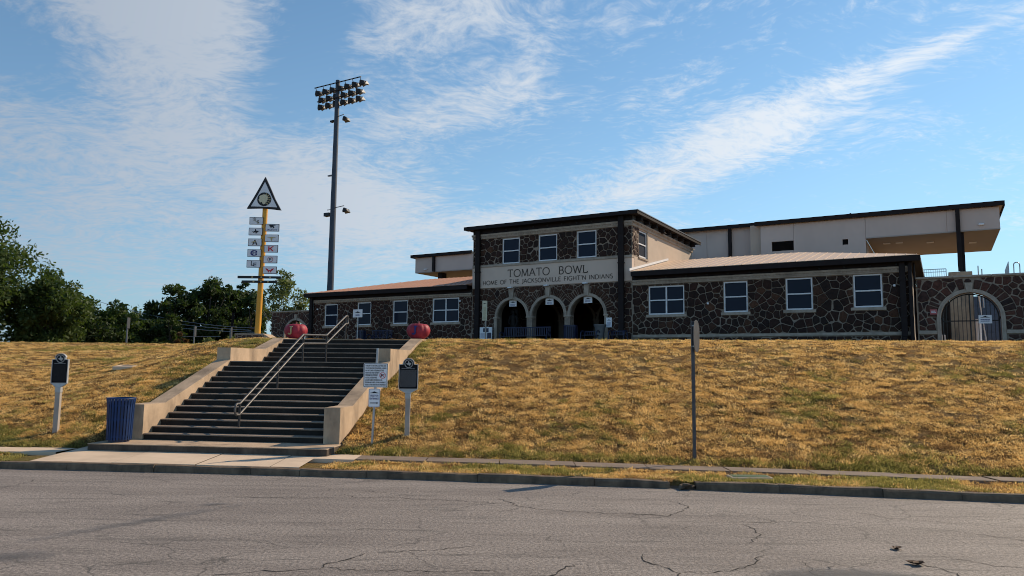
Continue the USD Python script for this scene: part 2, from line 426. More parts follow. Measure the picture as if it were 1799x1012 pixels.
def lawn_look():
    g = G()
    pos = g('geometry')
    green = g('attribute', attribute='green')
    n1 = g('noise_texture', vector=g('mapping', vector=pos, scale=(1, 1.8, 1)), scale=9.0, detail=8.0, roughness=0.75)
    n2 = g('noise_texture', vector=pos, scale=38.0, detail=5.0, roughness=0.75)
    straw = g('rgb_ramp', fac=n1, ramp=[(0, (.065, .038, .018)), (.4, (.15, .09, .038)), (.62, (.34, .21, .085)), (1, (.50, .34, .15))])
    grn = g('rgb_ramp', fac=n1, ramp=[(0, (.055, .060, .018)), (.5, (.15, .145, .042)), (1, (.27, .24, .08))])
    col = g('mix_color', fac=green, a=straw, b=grn)
    k = g('map_range', value=n2, from_min=0.3, from_max=0.7, to_min=0.45, to_max=1.35)
    col = g('mix_color', blend_type='multiply', fac=1.0, a=col, b=g('combine_xyz', x=k, y=k, z=k), use_clamp=False)
    nrm = g('bump', height=g.m('add', n2, g.m('multiply', n1, 1.5)), strength=1.0, distance=0.05)
    return g.done(LK + 'lawn', surface=g('principled_bsdf', base_color=col, roughness=0.95, specular_ior_level=0.1, normal=nrm))
M['lawn'] = lawn_look()

def grid_mesh(xs, ts, zf):
    X, T = np.meshgrid(xs, ts)
    Y = T + kerb_y(X)
    Z = zf(X, Y)
    v = np.stack([X, Y, Z], -1).reshape(-1, 3)
    nx, ny = len(xs), len(ts)
    i = (np.arange(ny - 1)[:, None] * nx + np.arange(nx - 1)[None]).ravel()
    f = np.vstack([np.c_[i, i + 1, i + nx + 1], np.c_[i, i + nx + 1, i + nx]])
    return v, f

xs = np.concatenate([[-900, -500, -250, -150, -100, -70, -50, -40, -34], np.arange(-30, 22.01, .125), [24, 27, 31, 36, 44, 60, 90, 150, 250, 500, 900]])
ts = np.concatenate([[.145], np.arange(.16, 15, .125), np.arange(15, 30, .4), [30, 31.5, 33, 35, 38, 42, 46, 52, 60, 70, 85, 110, 150, 250, 500, 900]])
gv, gf = grid_mesh(xs, ts, ground_z)
gv[:len(xs), 2] = -.15
single('ground', (gv, gf), M['lawn'], kind='structure', smooth=True, primvar=apron_green(gv[:, 0], gv[:, 1]))
# lawn on the photographer's side of the street
near = np.array([[-900, -3.2, .1], [900, -3.2, .1], [900, -900, .1], [-900, -900, .1]])
single('near_verge', (near, np.array([[0, 2, 1], [0, 3, 2]])), M['lawn'], kind='structure', primvar=np.full(4, .4))

# ---------------------------------------------------------------- road
def road_look():
    g = G()
    pos = g('geometry')
    n1 = g('noise_texture', vector=g('mapping', vector=pos, rotation=(0, 0, .12), scale=(.35, 1.6, 1)), scale=0.8, detail=8.0, roughness=0.62)
    n2 = g('noise_texture', vector=pos, scale=26.0, detail=5.0, roughness=0.8)
    n3 = g('noise_texture', vector=g('mapping', vector=pos, rotation=(0, 0, .14), scale=(.22, 2.6, 1)), scale=2.4, detail=7.0, roughness=0.75)
    col = g('rgb_ramp', fac=n1, ramp=[(0, (.132, .112, .100)), (.42, (.186, .159, .142)), (.58, (.228, .197, .176)), (1, (.28, .245, .22))])
    k = g('map_range', value=n2, from_min=0.34, from_max=0.66, to_min=0.35, to_max=1.65)
    col = g('mix_color', blend_type='multiply', fac=1.0, a=col, b=g('combine_xyz', x=k, y=k, z=k), use_clamp=False)
    worn = g('map_range', value=n3, from_min=0.54, from_max=0.64, to_min=0.0, to_max=0.6, clamp=True)
    col = g('mix_color', fac=worn, a=col, b=(.075, .066, .058))
    # fine crazing
    vor = g('voronoi_texture', vector=g('vector_math', math_type='add', vector1=g('mapping', vector=pos, scale=(.7, 1.5, 1)), vector2=g('vector_math', math_type='scale', vector1=g.out(g('noise_texture', vector=pos, scale=2.5, detail=4.0), 'color'), scale=0.5)), feature='distance_to_edge', scale=0.75)
    hair = g('map_range', value=vor, from_min=0.0, from_max=0.015, to_min=1.0, to_max=0.0, clamp=True)
    keep = g('map_range', value=g('noise_texture', vector=pos, scale=0.45, detail=3.0), from_min=0.42, from_max=0.55, to_min=0.0, to_max=0.65, clamp=True)
    col = g('mix_color', fac=g.m('multiply', hair, keep), a=col, b=(.03, .027, .024))
    nrm = g('bump', height=n2, strength=1.0, distance=0.02)
    return g.done(LK + 'asphalt', surface=g('principled_bsdf', base_color=col, roughness=0.72, specular_ior_level=0.35, normal=nrm))
M['road'] = road_look()

def stain_shadow_look():  # shared by the road stains and one painted cast shadow
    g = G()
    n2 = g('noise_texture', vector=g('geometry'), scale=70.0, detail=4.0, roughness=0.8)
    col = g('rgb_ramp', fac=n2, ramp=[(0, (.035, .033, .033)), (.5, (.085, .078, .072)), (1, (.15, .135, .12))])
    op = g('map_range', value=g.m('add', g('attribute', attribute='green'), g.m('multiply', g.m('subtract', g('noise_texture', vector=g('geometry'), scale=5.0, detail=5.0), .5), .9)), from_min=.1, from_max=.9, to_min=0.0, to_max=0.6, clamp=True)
    return g.done(LK + 'road_stain_shadow', surface=g('mix_closure', fac=op, closure1=g('transparent_bsdf'), closure2=g('principled_bsdf', base_color=col, roughness=.6)))
M['stain'] = stain_shadow_look()

road = thing('road', kind='structure')
rx = np.concatenate([[-900, -300, -120, -60], np.arange(-40, 40.1, 2), [60, 120, 300, 900]])
ry = np.linspace(0, 1, 9)
RX, RT = np.meshgrid(rx, ry)
RY = -3.4 + (kerb_y(RX) + 0.06 + 3.4) * RT
rv = np.stack([RX, RY, np.zeros_like(RX)], -1).reshape(-1, 3)
n_ = len(rx)
ii = (np.arange(8)[:, None] * n_ + np.arange(n_ - 1)[None]).ravel()
part(road, 'asphalt', (rv, np.vstack([np.c_[ii, ii + 1, ii + n_ + 1], np.c_[ii, ii + n_ + 1, ii + n_]])), M['road'])

CRACKS = [  # kinked cracks in the asphalt: points on the road, half width
    ([(.64, 7.53), (.46, 7.18), (.31, 6.98), (.19, 6.92)], .016),
    ([(-.19, 11.1), (.16, 10.45), (.62, 10.2), (1.5, 10.05), (2.0, 10.0)], .012),
    ([(2.36, 11.0), (2.53, 10.55), (2.38, 10.25), (2.16, 9.95), (1.6, 9.98)], .012),
    ([(1.42, 7.95), (1.38, 7.72), (1.45, 7.56), (1.66, 7.25), (1.62, 7.05), (1.52, 6.8)], .013),
    ([(1.66, 7.25), (2.0, 7.28), (2.42, 7.55), (2.72, 8.0)], .010),
    ([(2.95, 9.45), (3.02, 9.15), (2.93, 8.8), (2.72, 8.45)], .011),
    ([(3.05, 7.75), (2.95, 7.35), (3.05, 7.1), (3.2, 6.85)], .011),
    ([(2.95, 7.35), (3.2, 7.45), (3.35, 7.65)], .008),
    ([(-1.47, 7.9), (-1.66, 7.6), (-1.84, 7.28)], .015),
    ([(-1.84, 7.28), (-2.35, 7.2), (-2.9, 6.95), (-3.3, 6.78), (-4.3, 6.7)], .011),
    ([(-1.84, 7.28), (-.9, 7.25), (-.1, 7.2)], .009),
    ([(-1.47, 7.9), (-.8, 8.0), (-.3, 8.25)], .009),
    ([(-.47, 6.95), (-.35, 6.75)], .012),
    ([(-7.9, 12.35), (-7.85, 11.75), (-8.1, 11.2), (-9.2, 10.7)], .012),
    ([(-2.5, 11.3), (-2.35, 11.05), (-1.0, 10.9), (.0, 10.65)], .011),
    ([(-4.4, 11.0), (-3.1, 10.95), (-2.35, 11.05)], .010),
    ([(4.8, 10.3), (5.15, 9.9), (5.5, 9.75), (5.8, 9.65)], .010),
    ([(5.4, 9.3), (6.1, 8.7), (6.6, 8.6)], .010),
    ([(4.2, 7.75), (4.4, 7.35), (4.35, 7.05)], .010),
    ([(4.6, 8.0), (5.0, 7.6), (5.5, 7.5)], .009),
    ([(3.0, 9.6), (3.7, 9.6), (4.2, 9.75)], .008),
]
rng = np.random.default_rng(3)
for pts, hw in CRACKS:
    P = np.array(pts, float)
    fine = [P[0]]
    for a, b in zip(P[:-1], P[1:]):
        L = np.linalg.norm(b - a)
        k = max(2, int(L / .055))
        d = (b - a) / L
        nrm = np.array([-d[1], d[0]])
        off = 0
        for j in range(1, k + 1):
            off = .66 * off + rng.normal(0, .024)
            fine.append(a + (b - a) * j / k + nrm * off * (j < k))
    fine = np.array(fine)
    tg = np.gradient(fine, axis=0); tg /= np.linalg.norm(tg, axis=1)[:, None] + 1e-9
    nr = np.c_[-tg[:, 1], tg[:, 0]]
    w = .62 * hw * rng.uniform(.25, 1.35, len(fine)) * np.minimum(1, np.minimum(np.arange(len(fine)), np.arange(len(fine))[::-1]) / 4 + .25)
    v = np.vstack([np.c_[fine - nr * w[:, None], np.full(len(fine), .004)], np.c_[fine + nr * w[:, None], np.full(len(fine), .004)]])
    i = np.arange(len(fine) - 1); k = len(fine)
    part(road, 'crack', (v, np.vstack([np.c_[i, i + 1, i + 1 + k], np.c_[i, i + 1 + k, i + k]])), M['crack'])

def stain_shadow_patch(c, rx_, ry_, ang):
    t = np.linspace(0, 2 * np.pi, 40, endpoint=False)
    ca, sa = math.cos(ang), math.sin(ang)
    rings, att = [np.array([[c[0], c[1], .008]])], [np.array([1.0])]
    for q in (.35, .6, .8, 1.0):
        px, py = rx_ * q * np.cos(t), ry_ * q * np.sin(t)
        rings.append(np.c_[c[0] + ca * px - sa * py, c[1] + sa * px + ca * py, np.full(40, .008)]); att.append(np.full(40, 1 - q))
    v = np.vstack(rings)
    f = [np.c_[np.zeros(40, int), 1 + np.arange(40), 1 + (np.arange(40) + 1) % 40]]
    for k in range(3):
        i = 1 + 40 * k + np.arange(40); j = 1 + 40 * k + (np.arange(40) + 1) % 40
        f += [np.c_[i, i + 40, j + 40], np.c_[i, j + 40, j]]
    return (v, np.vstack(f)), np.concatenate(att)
for c, a_, b_, ang, s_ in (((-4.6, 9.2), 1.9, .22, .95, .62), ((-4.15, 10.35), .30, .13, .3, .95), ((3.25, 7.12), .95, .40, .0, 2.3), ((-5.0, 7.6), .5, .3, 0, .8)):  # strongest patch is a cast shadow painted on the asphalt; the rest are stains
    m_, at_ = stain_shadow_patch(c, a_, b_, ang)
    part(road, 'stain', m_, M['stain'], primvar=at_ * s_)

# ---------------------------------------------------------------- kerb stones
kerb = thing('kerb', kind='structure')
joints = [-60, -50, -42, -36, -31, -27, -23.6, -20.4, -17.4, -14.4, -11.3, -8.05, -6.4, -4.6, -3.7, -2.5, -.55, 1.4, 2.62, 3.02, 4.3, 5.8, 6.9, 7.85, 9.6, 11.6, 13.8, 16.2, 19, 22, 26, 31, 37, 45, 55]
for x0, x1 in zip(joints[:-1], joints[1:]):
    broken = abs(x0 - 2.62) < .01
    e0, e1 = x0 + .004, x1 - .004
    xs_ = np.linspace(e0, e1, max(2, int((e1 - e0) / .3) + 1))
    y = kerb_y(xs_)
    dz = rng.uniform(-.008, .008)
    dy = rng.uniform(-.010, .010)
    top = (.035 if broken else .118) + dz
    if broken:
        y = y + .05
    prof = [(.0 + dy, -.05), (.012 + dy, top - .03), (.035 + dy, top), (.16 + dy, top + .004), (.16 + dy, -.05)]
    wob = lambda k: .006 * np.sin(xs_ * 3.1 + k) + rng.normal(0, .0035, len(xs_))
    v = np.concatenate([np.c_[xs_, y + p[0] + wob(0), np.full(len(xs_), p[1]) + (wob(2) if p[1] > 0 else 0)] for p in prof])
    n = len(xs_)
    f = []
    i = np.arange(n - 1)
    for k in range(4):
        f += [np.c_[i + k * n, i + 1 + k * n, i + 1 + (k + 1) * n], np.c_[i + k * n, i + 1 + (k + 1) * n, i + (k + 1) * n]]
    for e in (0, n - 1):
        q = [e + k * n for k in range(5)]
        if e == 0: q = q[::-1]
        f += [np.array([[q[0], q[1], q[2]], [q[0], q[2], q[3]], [q[0], q[3], q[4]]])]
    part(kerb, 'kerb_stone', (v, np.vstack(f)), M['kerb'])
for rbx in (2.78, 2.86, 2.95):
    mb = MB()
    mb.hull(np.array([rbx, float(kerb_y(rbx)) - .02, .05]) + rng.uniform(-1, 1, (12, 3)) * [.07, .09, .06])
    part(kerb, 'rubble', mb, M['kerb'])

# ---------------------------------------------------------------- pavement slabs
pav = thing('pavement', kind='structure')
def slab(x0, x1, t0, t1, mat, z=.165, gap=.008, skew=0.0, name='slab', far=None):
    n = max(2, int((x1 - x0) / .5) + 1)
    a = np.linspace(x0 + gap, x1 - gap, n)
    dz = rng.uniform(-.004, .004)
    def row(t, zz, sk): return np.c_[a + sk, kerb_y(a + sk) + t, np.full(n, zz + dz)]
    v = np.vstack([row(t0 + gap, z - .12, 0), row(t0 + gap, z, 0), row(t1 - gap, z if far is None else far, skew), row(t1 - gap, z - .12, skew)])
    i = np.arange(n - 1)
    f = []
    for k in range(3):
        f += [np.c_[i + k * n, i + 1 + k * n, i + 1 + (k + 1) * n], np.c_[i + k * n, i + 1 + (k + 1) * n, i + (k + 1) * n]]
    part(pav, name, (v, np.vstack(f)), mat)
for x0 in np.arange(-40.0, -9.6, 1.5):
    slab(x0, min(x0 + 1.5, -9.0), 1.12, 1.84, M['pavement'])
# the wide pale apron in front of the steps
for x0, x1, sk in ((-8.9, -7.3, 0), (-7.3, -5.7, 0), (-5.7, -4.3, 0)):
    slab(x0, x1, .17, 2.35, M['pavement'], z=.128, far=.20, skew=sk)
slab(-4.3, -2.95, 1.12, 1.86, M['pavement'], z=.16)
slab(-4.3, -3.75, .17, 1.12, M['pavement'], z=.126, far=.158)
edge = [-2.95, -1.6, -.2, 1.2, 2.5, 3.9, 5.3, 6.7, 8.1, 9.6, 11.2, 13, 15, 17, 19, 22, 25, 28, 32]
for x0, x1 in zip(edge[:-1], edge[1:]):
    slab(x0, x1, 1.16, 1.74 - .012 * max(0, x0), M['old_pavement'], z=.163 + rng.uniform(-.008, .006))
# ---------------------------------------------------------------- stairway
SM = np.column_stack([SA, SB, UP])
def stair_mb():
    return MB(SM, SO)
def spt(a, b, z):
    return SO + SA * a + SB * b + UP * z

st = thing('stairway', 'broad flight of dark concrete steps climbing the grass bank between low walls', 'stairs', SO)
R1, T1, Z0 = 1.70 / 13, 0.30, 0.30
HW, HR = 1.945, 2.075
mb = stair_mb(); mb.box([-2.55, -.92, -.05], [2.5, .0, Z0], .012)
sl_ = part(st, 'bottom_slab', mb, M['slab_front'])
mb = stair_mb(); mb.box([-2.55, -.925, Z0 - .012], [2.5, .0, Z0 + .004], .004)
part(sl_, 'slab_top', mb, M['concrete'])
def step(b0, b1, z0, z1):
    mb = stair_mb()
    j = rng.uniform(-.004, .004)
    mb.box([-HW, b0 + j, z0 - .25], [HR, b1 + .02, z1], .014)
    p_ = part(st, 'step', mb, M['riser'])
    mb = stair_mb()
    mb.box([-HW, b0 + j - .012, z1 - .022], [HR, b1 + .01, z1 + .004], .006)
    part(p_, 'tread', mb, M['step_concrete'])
for k in range(12):
    step(k * T1, (k + 1) * T1, Z0 + k * R1, Z0 + (k + 1) * R1)
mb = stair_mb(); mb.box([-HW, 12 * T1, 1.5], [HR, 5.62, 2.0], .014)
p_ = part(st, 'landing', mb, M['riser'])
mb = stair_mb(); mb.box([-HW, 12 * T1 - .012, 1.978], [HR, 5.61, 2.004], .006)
part(p_, 'tread', mb, M['step_concrete'])
for k in range(5):
    b0 = 5.6 + .32 * k
    step(b0, b0 + (.32 if k < 4 else 2.2), 2.0 + .14 * k, 2.0 + .14 * (k + 1))
for s in (-1, 1):
    a0, a1 = (2.08, 2.43) if s > 0 else (-1.95, -2.33)
    def seg(prof, name):
        """A length of side wall from a (b, z) outline."""
        mb = MB(np.column_stack([SB, UP, SA]), SO)
        mb.prism(Polygon(prof), min(a0, a1), max(a0, a1))
        part(st, name, mb, M['concrete'])
    seg([(-.03, .296), (-.03, 1.05), (.74, 1.05), (.74, .1)], 'lower_pedestal')
    seg([(.742, -.05), (.742, 1.045), (3.60, 2.04), (3.60, .6)], 'sloping_wall')
    seg([(3.602, .6), (3.602, 2.36), (5.62, 2.36), (5.62, 1.0)], 'upper_pedestal')
    seg([(5.622, 1.0), (5.622, 2.355), (7.0, 2.74), (8.75, 2.745), (8.75, 1.6)], 'upper_sloping_wall')

# concrete walk from the stair head towards the building
walk = thing('walkway', kind='structure')
for b0 in np.arange(8.2, 20, 2.0):
    bb = np.linspace(b0 + .01, b0 + 1.99, 5)
    rows = []
    for a in (-2.6, 2.6):
        p = SO + SA * a + SB * bb[:, None]
        p[:, 2] = np.maximum(ground_z(p[:, 0], p[:, 1], False) - .02, 2.60) if b0 > 9 else 2.698
        rows.append(p)
    v = np.vstack(rows); i = np.arange(4)
    part(walk, 'slab', (v, np.vstack([np.c_[i, i + 5, i + 6], np.c_[i, i + 6, i + 1]])), M['old_pavement'])

# handrail
hr = thing('handrail', 'double steel pipe handrail running up the middle of the steps', 'handrail', spt(0, .4, .5))
def rail(dz, name):
    pts = [(.15, 1.055), (.4, 1.075), (3.72, 2.72), (5.42, 2.77), (7.02, 3.44)]
    P = [spt(0, b, z - dz) for b, z in pts]
    mb = MB()
    mb.path(P[1:], .026, 10)
    part(hr, name, mb, M['rail_steel'], smooth=40)
rail(0, 'top_rail'); rail(.235, 'lower_rail')
for b, z, zf_ in ((.4, 1.06, .43), (2.25, 1.98, 1.2), (3.74, 2.70, 1.99), (5.42, 2.75, 1.99), (7.0, 3.42, 2.69)):
    mb = MB(); mb.tube(spt(0, b, zf_), spt(0, b, z), .024, n=10)
    part(hr, 'post', mb, M['rail_post'], smooth=40)
for b, z, s in ((.4, 1.075, -1), (7.02, 3.44, 1)):
    t = np.linspace(0, np.pi, 9)
    pts = [spt(0, b, z)] + [spt(0, b + s * (.13 + .08 * math.sin(q)), z - .1175 + .1175 * math.cos(q)) for q in t] + [spt(0, b, z - .235)]
    mb = MB(); mb.path(pts, .025, 8)
    part(hr, 'end_loop', mb, M['rail_steel'], smooth=40)

# ---------------------------------------------------------------- tomato sculptures
def tomato(c, label, jmat, jang):
    t = thing('tomato_sculpture', label, 'sculpture', c)
    n, m = 96, 40
    th = np.arange(n) / n * 2 * np.pi
    ph = np.linspace(0, np.pi, m)
    TH, PH = np.meshgrid(th, ph)
    rib = 1 - .055 * np.abs(np.cos(TH * 4 + .6)) ** 6 * np.sin(PH) ** .7
    r = .375 * np.sin(PH) ** .72 * rib
    z = .272 + .275 * np.cos(PH) * (1 - .20 * np.exp(-(PH / .55) ** 2)) * 1.0
    z = np.where(PH < .6, z - .05 * (1 - (PH / .6)) ** 1.5, z)
    r = r * (1 - .10 * np.clip(PH / np.pi - .5, 0, 1) * 2)
    v = np.stack([r * np.cos(TH), r * np.sin(TH), z], -1).reshape(-1, 3) + np.asarray(c)
    f = []
    i = np.arange(n); j = (i + 1) % n
    for k in range(m - 1):
        f += [np.c_[i + k * n, i + (k + 1) * n, j + (k + 1) * n], np.c_[i + k * n, j + (k + 1) * n, j + k * n]]
    part(t, 'fruit', (v, np.vstack(f)), M['tomato'], smooth=True)
    mb = MB()
    top = np.asarray(c) + [0, 0, .47]
    mb.tube(top, top + [.01, -.01, .10], .030, .022, 8)
    for q in range(5):
        a = q * 1.257
        mb.hull([top + [.03 * math.cos(a + .7), .03 * math.sin(a + .7), .0], top + [.03 * math.cos(a - .7), .03 * math.sin(a - .7), .0],
                 top + [.13 * math.cos(a), .13 * math.sin(a), .035], top + [.03 * math.cos(a), .03 * math.sin(a), .03], top + [.11 * math.cos(a), .11 * math.sin(a), .05]])
    part(t, 'stem', mb, M['stem'])
    # the raised J: strokes bent round the skin
    strokes = LineString([(.035, .13), (.035, -.06)] + [(.035 - .055 + .055 * math.cos(q), -.06 - .055 * math.sin(q)) for q in np.linspace(0, 2.6, 9)]).buffer(.022, cap_style=2)
    strokes = unary_union([strokes, sbox(-.02, .11, .085, .145)])
    m_ = trimesh.creation.extrude_polygon(strokes, .03, engine='earcut').subdivide().subdivide()
    p = m_.vertices
    zz = .272 + p[:, 1]
    rad = .375 * np.clip(1 - ((zz - .272) / .282) ** 2, .05, 1) ** .36 - .012 + p[:, 2]
    ang = jang + p[:, 0] / .36
    q = np.c_[rad * np.cos(ang), rad * np.sin(ang), zz] + np.asarray(c)
    part(t, 'letter', (q, m_.faces), jmat)
tomato(spt(-2.14, 8.25, 2.745), 'red ribbed tomato sculpture with pale letter at the left head of the steps', M['ink_gold'], math.radians(-104))
tomato(spt(2.14, 7.75, 2.745), 'red ribbed tomato sculpture with dark letter on the right wall of the steps', M['ink_blue'], math.radians(-104))
# ---------------------------------------------------------------- the stadium front
BA = math.radians(30.7)
BU = np.array([math.cos(BA), -math.sin(BA), 0])     # along the front, to the right
BN = np.array([math.sin(BA), math.cos(BA), 0])      # into the building
BO = np.array([6.365, 38.0, 0])                     # right front corner of the tower, at datum
FM = np.column_stack([BU, UP, -BN])                 # local (s, h, outward)
SMX = np.column_stack([BN, UP, BU])                 # local (d, h, outward) on faces looking right
def fpt(s, h, o=0.0):
    return BO + BU * s + UP * h - BN * o
def fmb(): return MB(FM, BO)
GZ = 2.75                                           # foot of the walls, just in the turf

bld = thing('stadium_building', 'dark fieldstone stadium entrance building with three arches and low wings', 'building', BO)

def scatter(region, r0, r1, seed, fixed=()):
    """Points with varied spacing inside a region."""
    rg = np.random.default_rng(seed)
    x0, y0, x1, y1 = region.bounds
    pts = []
    rad = []
    n_try = int((x1 - x0 + .6) * (y1 - y0 + .6) / (r0 * r0) * 40)
    cand = np.c_[rg.uniform(x0 - .3, x1 + .3, n_try), rg.uniform(y0 - .3, y1 + .3, n_try)]
    rr = r0 + (r1 - r0) * rg.random(n_try) ** 1.15
    P, R_ = np.zeros((0, 2)), np.zeros(0)
    for c, r in zip(cand, rr):
        if len(P) == 0 or np.all(((P - c) ** 2).sum(1) > ((R_ + r) * .98) ** 2):
            P = np.vstack([P, c]); R_ = np.append(R_, r)
    return P

def voronoi_stones(region, r0, r1, seed, joint=.015, round_=.022, squash=1.0):
    P = scatter(affinity.scale(region, 1, 1 / squash, origin=(0, 0)), r0, r1, seed)
    P = P * [1, squash]
    x0, y0, x1, y1 = region.bounds
    far = np.array([[x0 - 9, y0 - 9], [x1 + 9, y0 - 9], [x0 - 9, y1 + 9], [x1 + 9, y1 + 9]])
    V = Voronoi(np.vstack([P, far]))
    out = []
    for k in range(len(P)):
        reg = V.regions[V.point_region[k]]
        if -1 in reg or not reg:
            continue
        q = Polygon(V.vertices[reg]).intersection(region)
        q = q.buffer(-joint - round_, join_style=2).buffer(round_, quad_segs=1)
        for a in getattr(q, 'geoms', [q]):
            if a.geom_type == 'Polygon' and a.area > .006:
                a = Polygon(a.exterior).simplify(.016)
                out.append(a)
    return out

def stone_mesh(poly, z0, z1, seed, M_=None, o_=None):
    """One chamfered, slightly domed stone."""
    rg = np.random.default_rng(seed)
    c = np.array(poly.exterior.coords)[:-1]
    if Polygon(c).exterior.is_ccw is False:
        c = c[::-1]
    n = len(c)
    ctr = np.array(poly.centroid.coords[0])
    inner = ctr + (c - ctr) * (1 - min(.22, .030 / max(np.linalg.norm(c - ctr, axis=1).mean(), .05)))
    tilt = rg.normal(0, .06, 2)
    zi = z1 + (inner - ctr) @ tilt + rg.normal(0, .004, n)
    zm = z1 - .018 + (c - ctr) @ tilt * .6
    v = np.vstack([np.c_[c, np.full(n, z0)], np.c_[c, zm], np.c_[inner, zi], [[*ctr, z1 + .008]]])
    i = np.arange(n); j = (i + 1) % n
    f = np.vstack([np.c_[i, j, j + n], np.c_[i, j + n, i + n], np.c_[i + n, j + n, j + 2 * n], np.c_[i + n, j + 2 * n, i + 2 * n], np.c_[i + 2 * n, j + 2 * n, np.full(n, 3 * n)]])
    v = v @ (FM if M_ is None else M_).T + (BO if o_ is None else o_)
    return v, f

PENDING = []      # (apparent size, parent, mesh, material) of every stone
def lay_stones(polys, parent, mat, seed, z0=-.02, M_=None, o_=None):
    rg = np.random.default_rng(seed)
    for k, q in enumerate(polys):
        m = stone_mesh(q, z0,   .010 + rg.uniform(0, .050), seed * 1000 + k, M_, o_)
        c = m[0].mean(0)
        PENDING.append((q.area / ((c - EYE) ** 2).sum(), parent, m, mat))

def arch_poly(cx, hs, r, foot, steps=28):
    t = np.linspace(0, np.pi, steps)
    return Polygon([(cx + r, foot)] + [(cx + r * math.cos(a), hs + r * math.sin(a)) for a in t] + [(cx - r, foot)])

def voussoirs(cx, hs, r0, r1, n, key_half, a0=0.0, seed=0):
    """Wedge stones round an arch, leaving room for the keystone."""
    rg = np.random.default_rng(seed)
    out = []
    for s in (0, 1):
        lo = a0
        hi = math.pi / 2 - key_half
        cuts = np.cumsum(rg.uniform(.65, 1.35, n)); cuts = lo + (hi - lo) * np.r_[0, cuts / cuts[-1]]
        for a, b in zip(cuts[:-1], cuts[1:]):
            rr = r1 * rg.uniform(.94, 1.03)
            g_ = .017 / r0
            p = [(r0 + .015, a + g_), (rr, a + g_ * .8), (rr * 1.005, (a + b) / 2), (rr, b - g_ * .8), (r0 + .015, b - g_)]
            q = [(cx + r_ * math.cos(t if s == 0 else math.pi - t), hs + r_ * math.sin(t)) for r_, t in p]
            out.append(Polygon(q).buffer(0))
    return out

T0, T1_ = -10.15, 0.0            # tower
L0 = -23.35                      # left wing's far end
R1_ = 12.85                      # right wing's end
ARCH = [(-7.40, 1.00), (-5.03, 1.03), (-2.63, 1.03)]
HS = 4.72                        # springing height
openings = [arch_poly(cx, HS, r, GZ) for cx, r in ARCH]

def wall(name, region, d_back=.35):
    mb = fmb(); mb.prism(region, -d_back, 0)
    return part(bld, name, mb, M['mortar'])

def window(s0, s1, h0, h1, double, sill=True, face=None):
    """White sash window set in a dark reveal."""
    F_ = fmb if face is None else face
    mb = F_(); w = .065; o0, o1 = -.10, -.035
    mb.box([s0, h0, o0], [s0 + w, h1, o1]); mb.box([s1 - w, h0, o0], [s1, h1, o1])
    mb.box([s0 + w, h0, o0], [s1 - w, h0 + w, o1]); mb.box([s0 + w, h1 - w, o0], [s1 - w, h1, o1])
    mid = (h0 + h1) / 2
    mb.box([s0 + w, mid - .03, o0], [s1 - w, mid + .03, o1 + .006])
    cols = [(s0 + w, s1 - w)]
    if double:
        c = (s0 + s1) / 2
        mb.box([c - .035, h0 + w, o0], [c + .035, h1 - w, o1 + .01])
        cols = [(s0 + w, c - .035), (c + .035, s1 - w)]
    wpath = part(bld, 'window', mb, M['white_frame'])
    for a, b in cols:
        for lo, hi in ((h0 + w, mid - .03), (mid + .03, h1 - w)):
            mb = F_(); mb.box([a, lo, -.085], [b, hi, -.072 + (.006 if lo > mid else 0)])
            part(wpath, 'pane', mb, M['glass'])
    if sill:
        mb = F_(); mb.box([s0 - .13, h0 - .145, -.05], [s1 + .13, h0 - .012, .075], .012)
        part(wpath, 'sill', mb, M['limestone'])

WR = [(.89, 2.78, 4.62, 6.10, 1), (4.77, 5.92, 4.64, 6.15, 0), (7.69, 8.87, 4.67, 6.17, 0), (10.6, 11.77, 4.70, 6.19, 0)]
WL = [(-13.1, -11.13, 4.50, 5.99, 1), (-16.27, -15.09, 4.47, 5.97, 0), (-19.3, -18.13, 4.45, 5.95, 0), (-22.28, -21.1, 4.43, 5.92, 0)]
WT = [(-8.08, -6.92, 7.84, 9.34, 0), (-5.66, -4.48, 7.85, 9.35, 0), (-3.24, -2.07, 7.87, 9.37, 0)]
def holes(ws, sill=True):
    return unary_union([sbox(a, h0 - (.15 if sill else 0), b, h1) if False else sbox(a, h0, b, h1) for a, b, h0, h1, _ in ws])
def sills(ws):
    return unary_union([sbox(a - .14, h0 - .15, b + .14, h0) for a, b, h0, h1, _ in ws])

# tower: lower wall with the three arches, banner, upper wall
low = sbox(T0, GZ, T1_, 6.45).difference(unary_union(openings))
w_low = wall('front_wall', low, .5)
up = sbox(T0, 7.83, T1_, 9.42).difference(holes(WT))
w_up = wall('front_wall', up, .3)
rw = sbox(0.002, GZ, R1_, 6.20).difference(holes(WR))
w_r = wall('front_wall', rw, .3)
lw = sbox(L0, GZ, T0 - .002, 6.02).difference(holes(WL))
w_l = wall('front_wall', lw, .3)

trim = .145
ring = unary_union([arch_poly(cx, HS, r + trim, GZ) for cx, r in ARCH])
vr = .43
vstones, vring = [], []
for k, (cx, r) in enumerate(ARCH):
    v = voussoirs(cx, HS, r + trim, r + trim + vr, 8, .17, a0=.62 if k != 1 else .72, seed=40 + k)
    if k == 0: v = v[:8] + voussoirs(cx, HS, r + trim, r + trim + vr, 10, .17, a0=.12, seed=50)[10:]
    if k == 2: v = voussoirs(cx, HS, r + trim, r + trim + vr, 10, .17, a0=.12, seed=51)[:10] + v[8:]
    vstones += v
keys = [Polygon([(cx - .10, HS + r + .02), (cx + .10, HS + r + .02), (cx + .16, HS + r + .62), (cx - .16, HS + r + .62)]) for cx, r in ARCH]
taken = unary_union(vstones).buffer(.02).union(unary_union(keys).buffer(.025))
reg = sbox(T0 + .02, GZ + .1, T1_ - .02, 6.43).difference(ring.buffer(.012)).difference(taken)
lay_stones(voronoi_stones(reg, .105, .26, 1), w_low, M['stone'], 1)
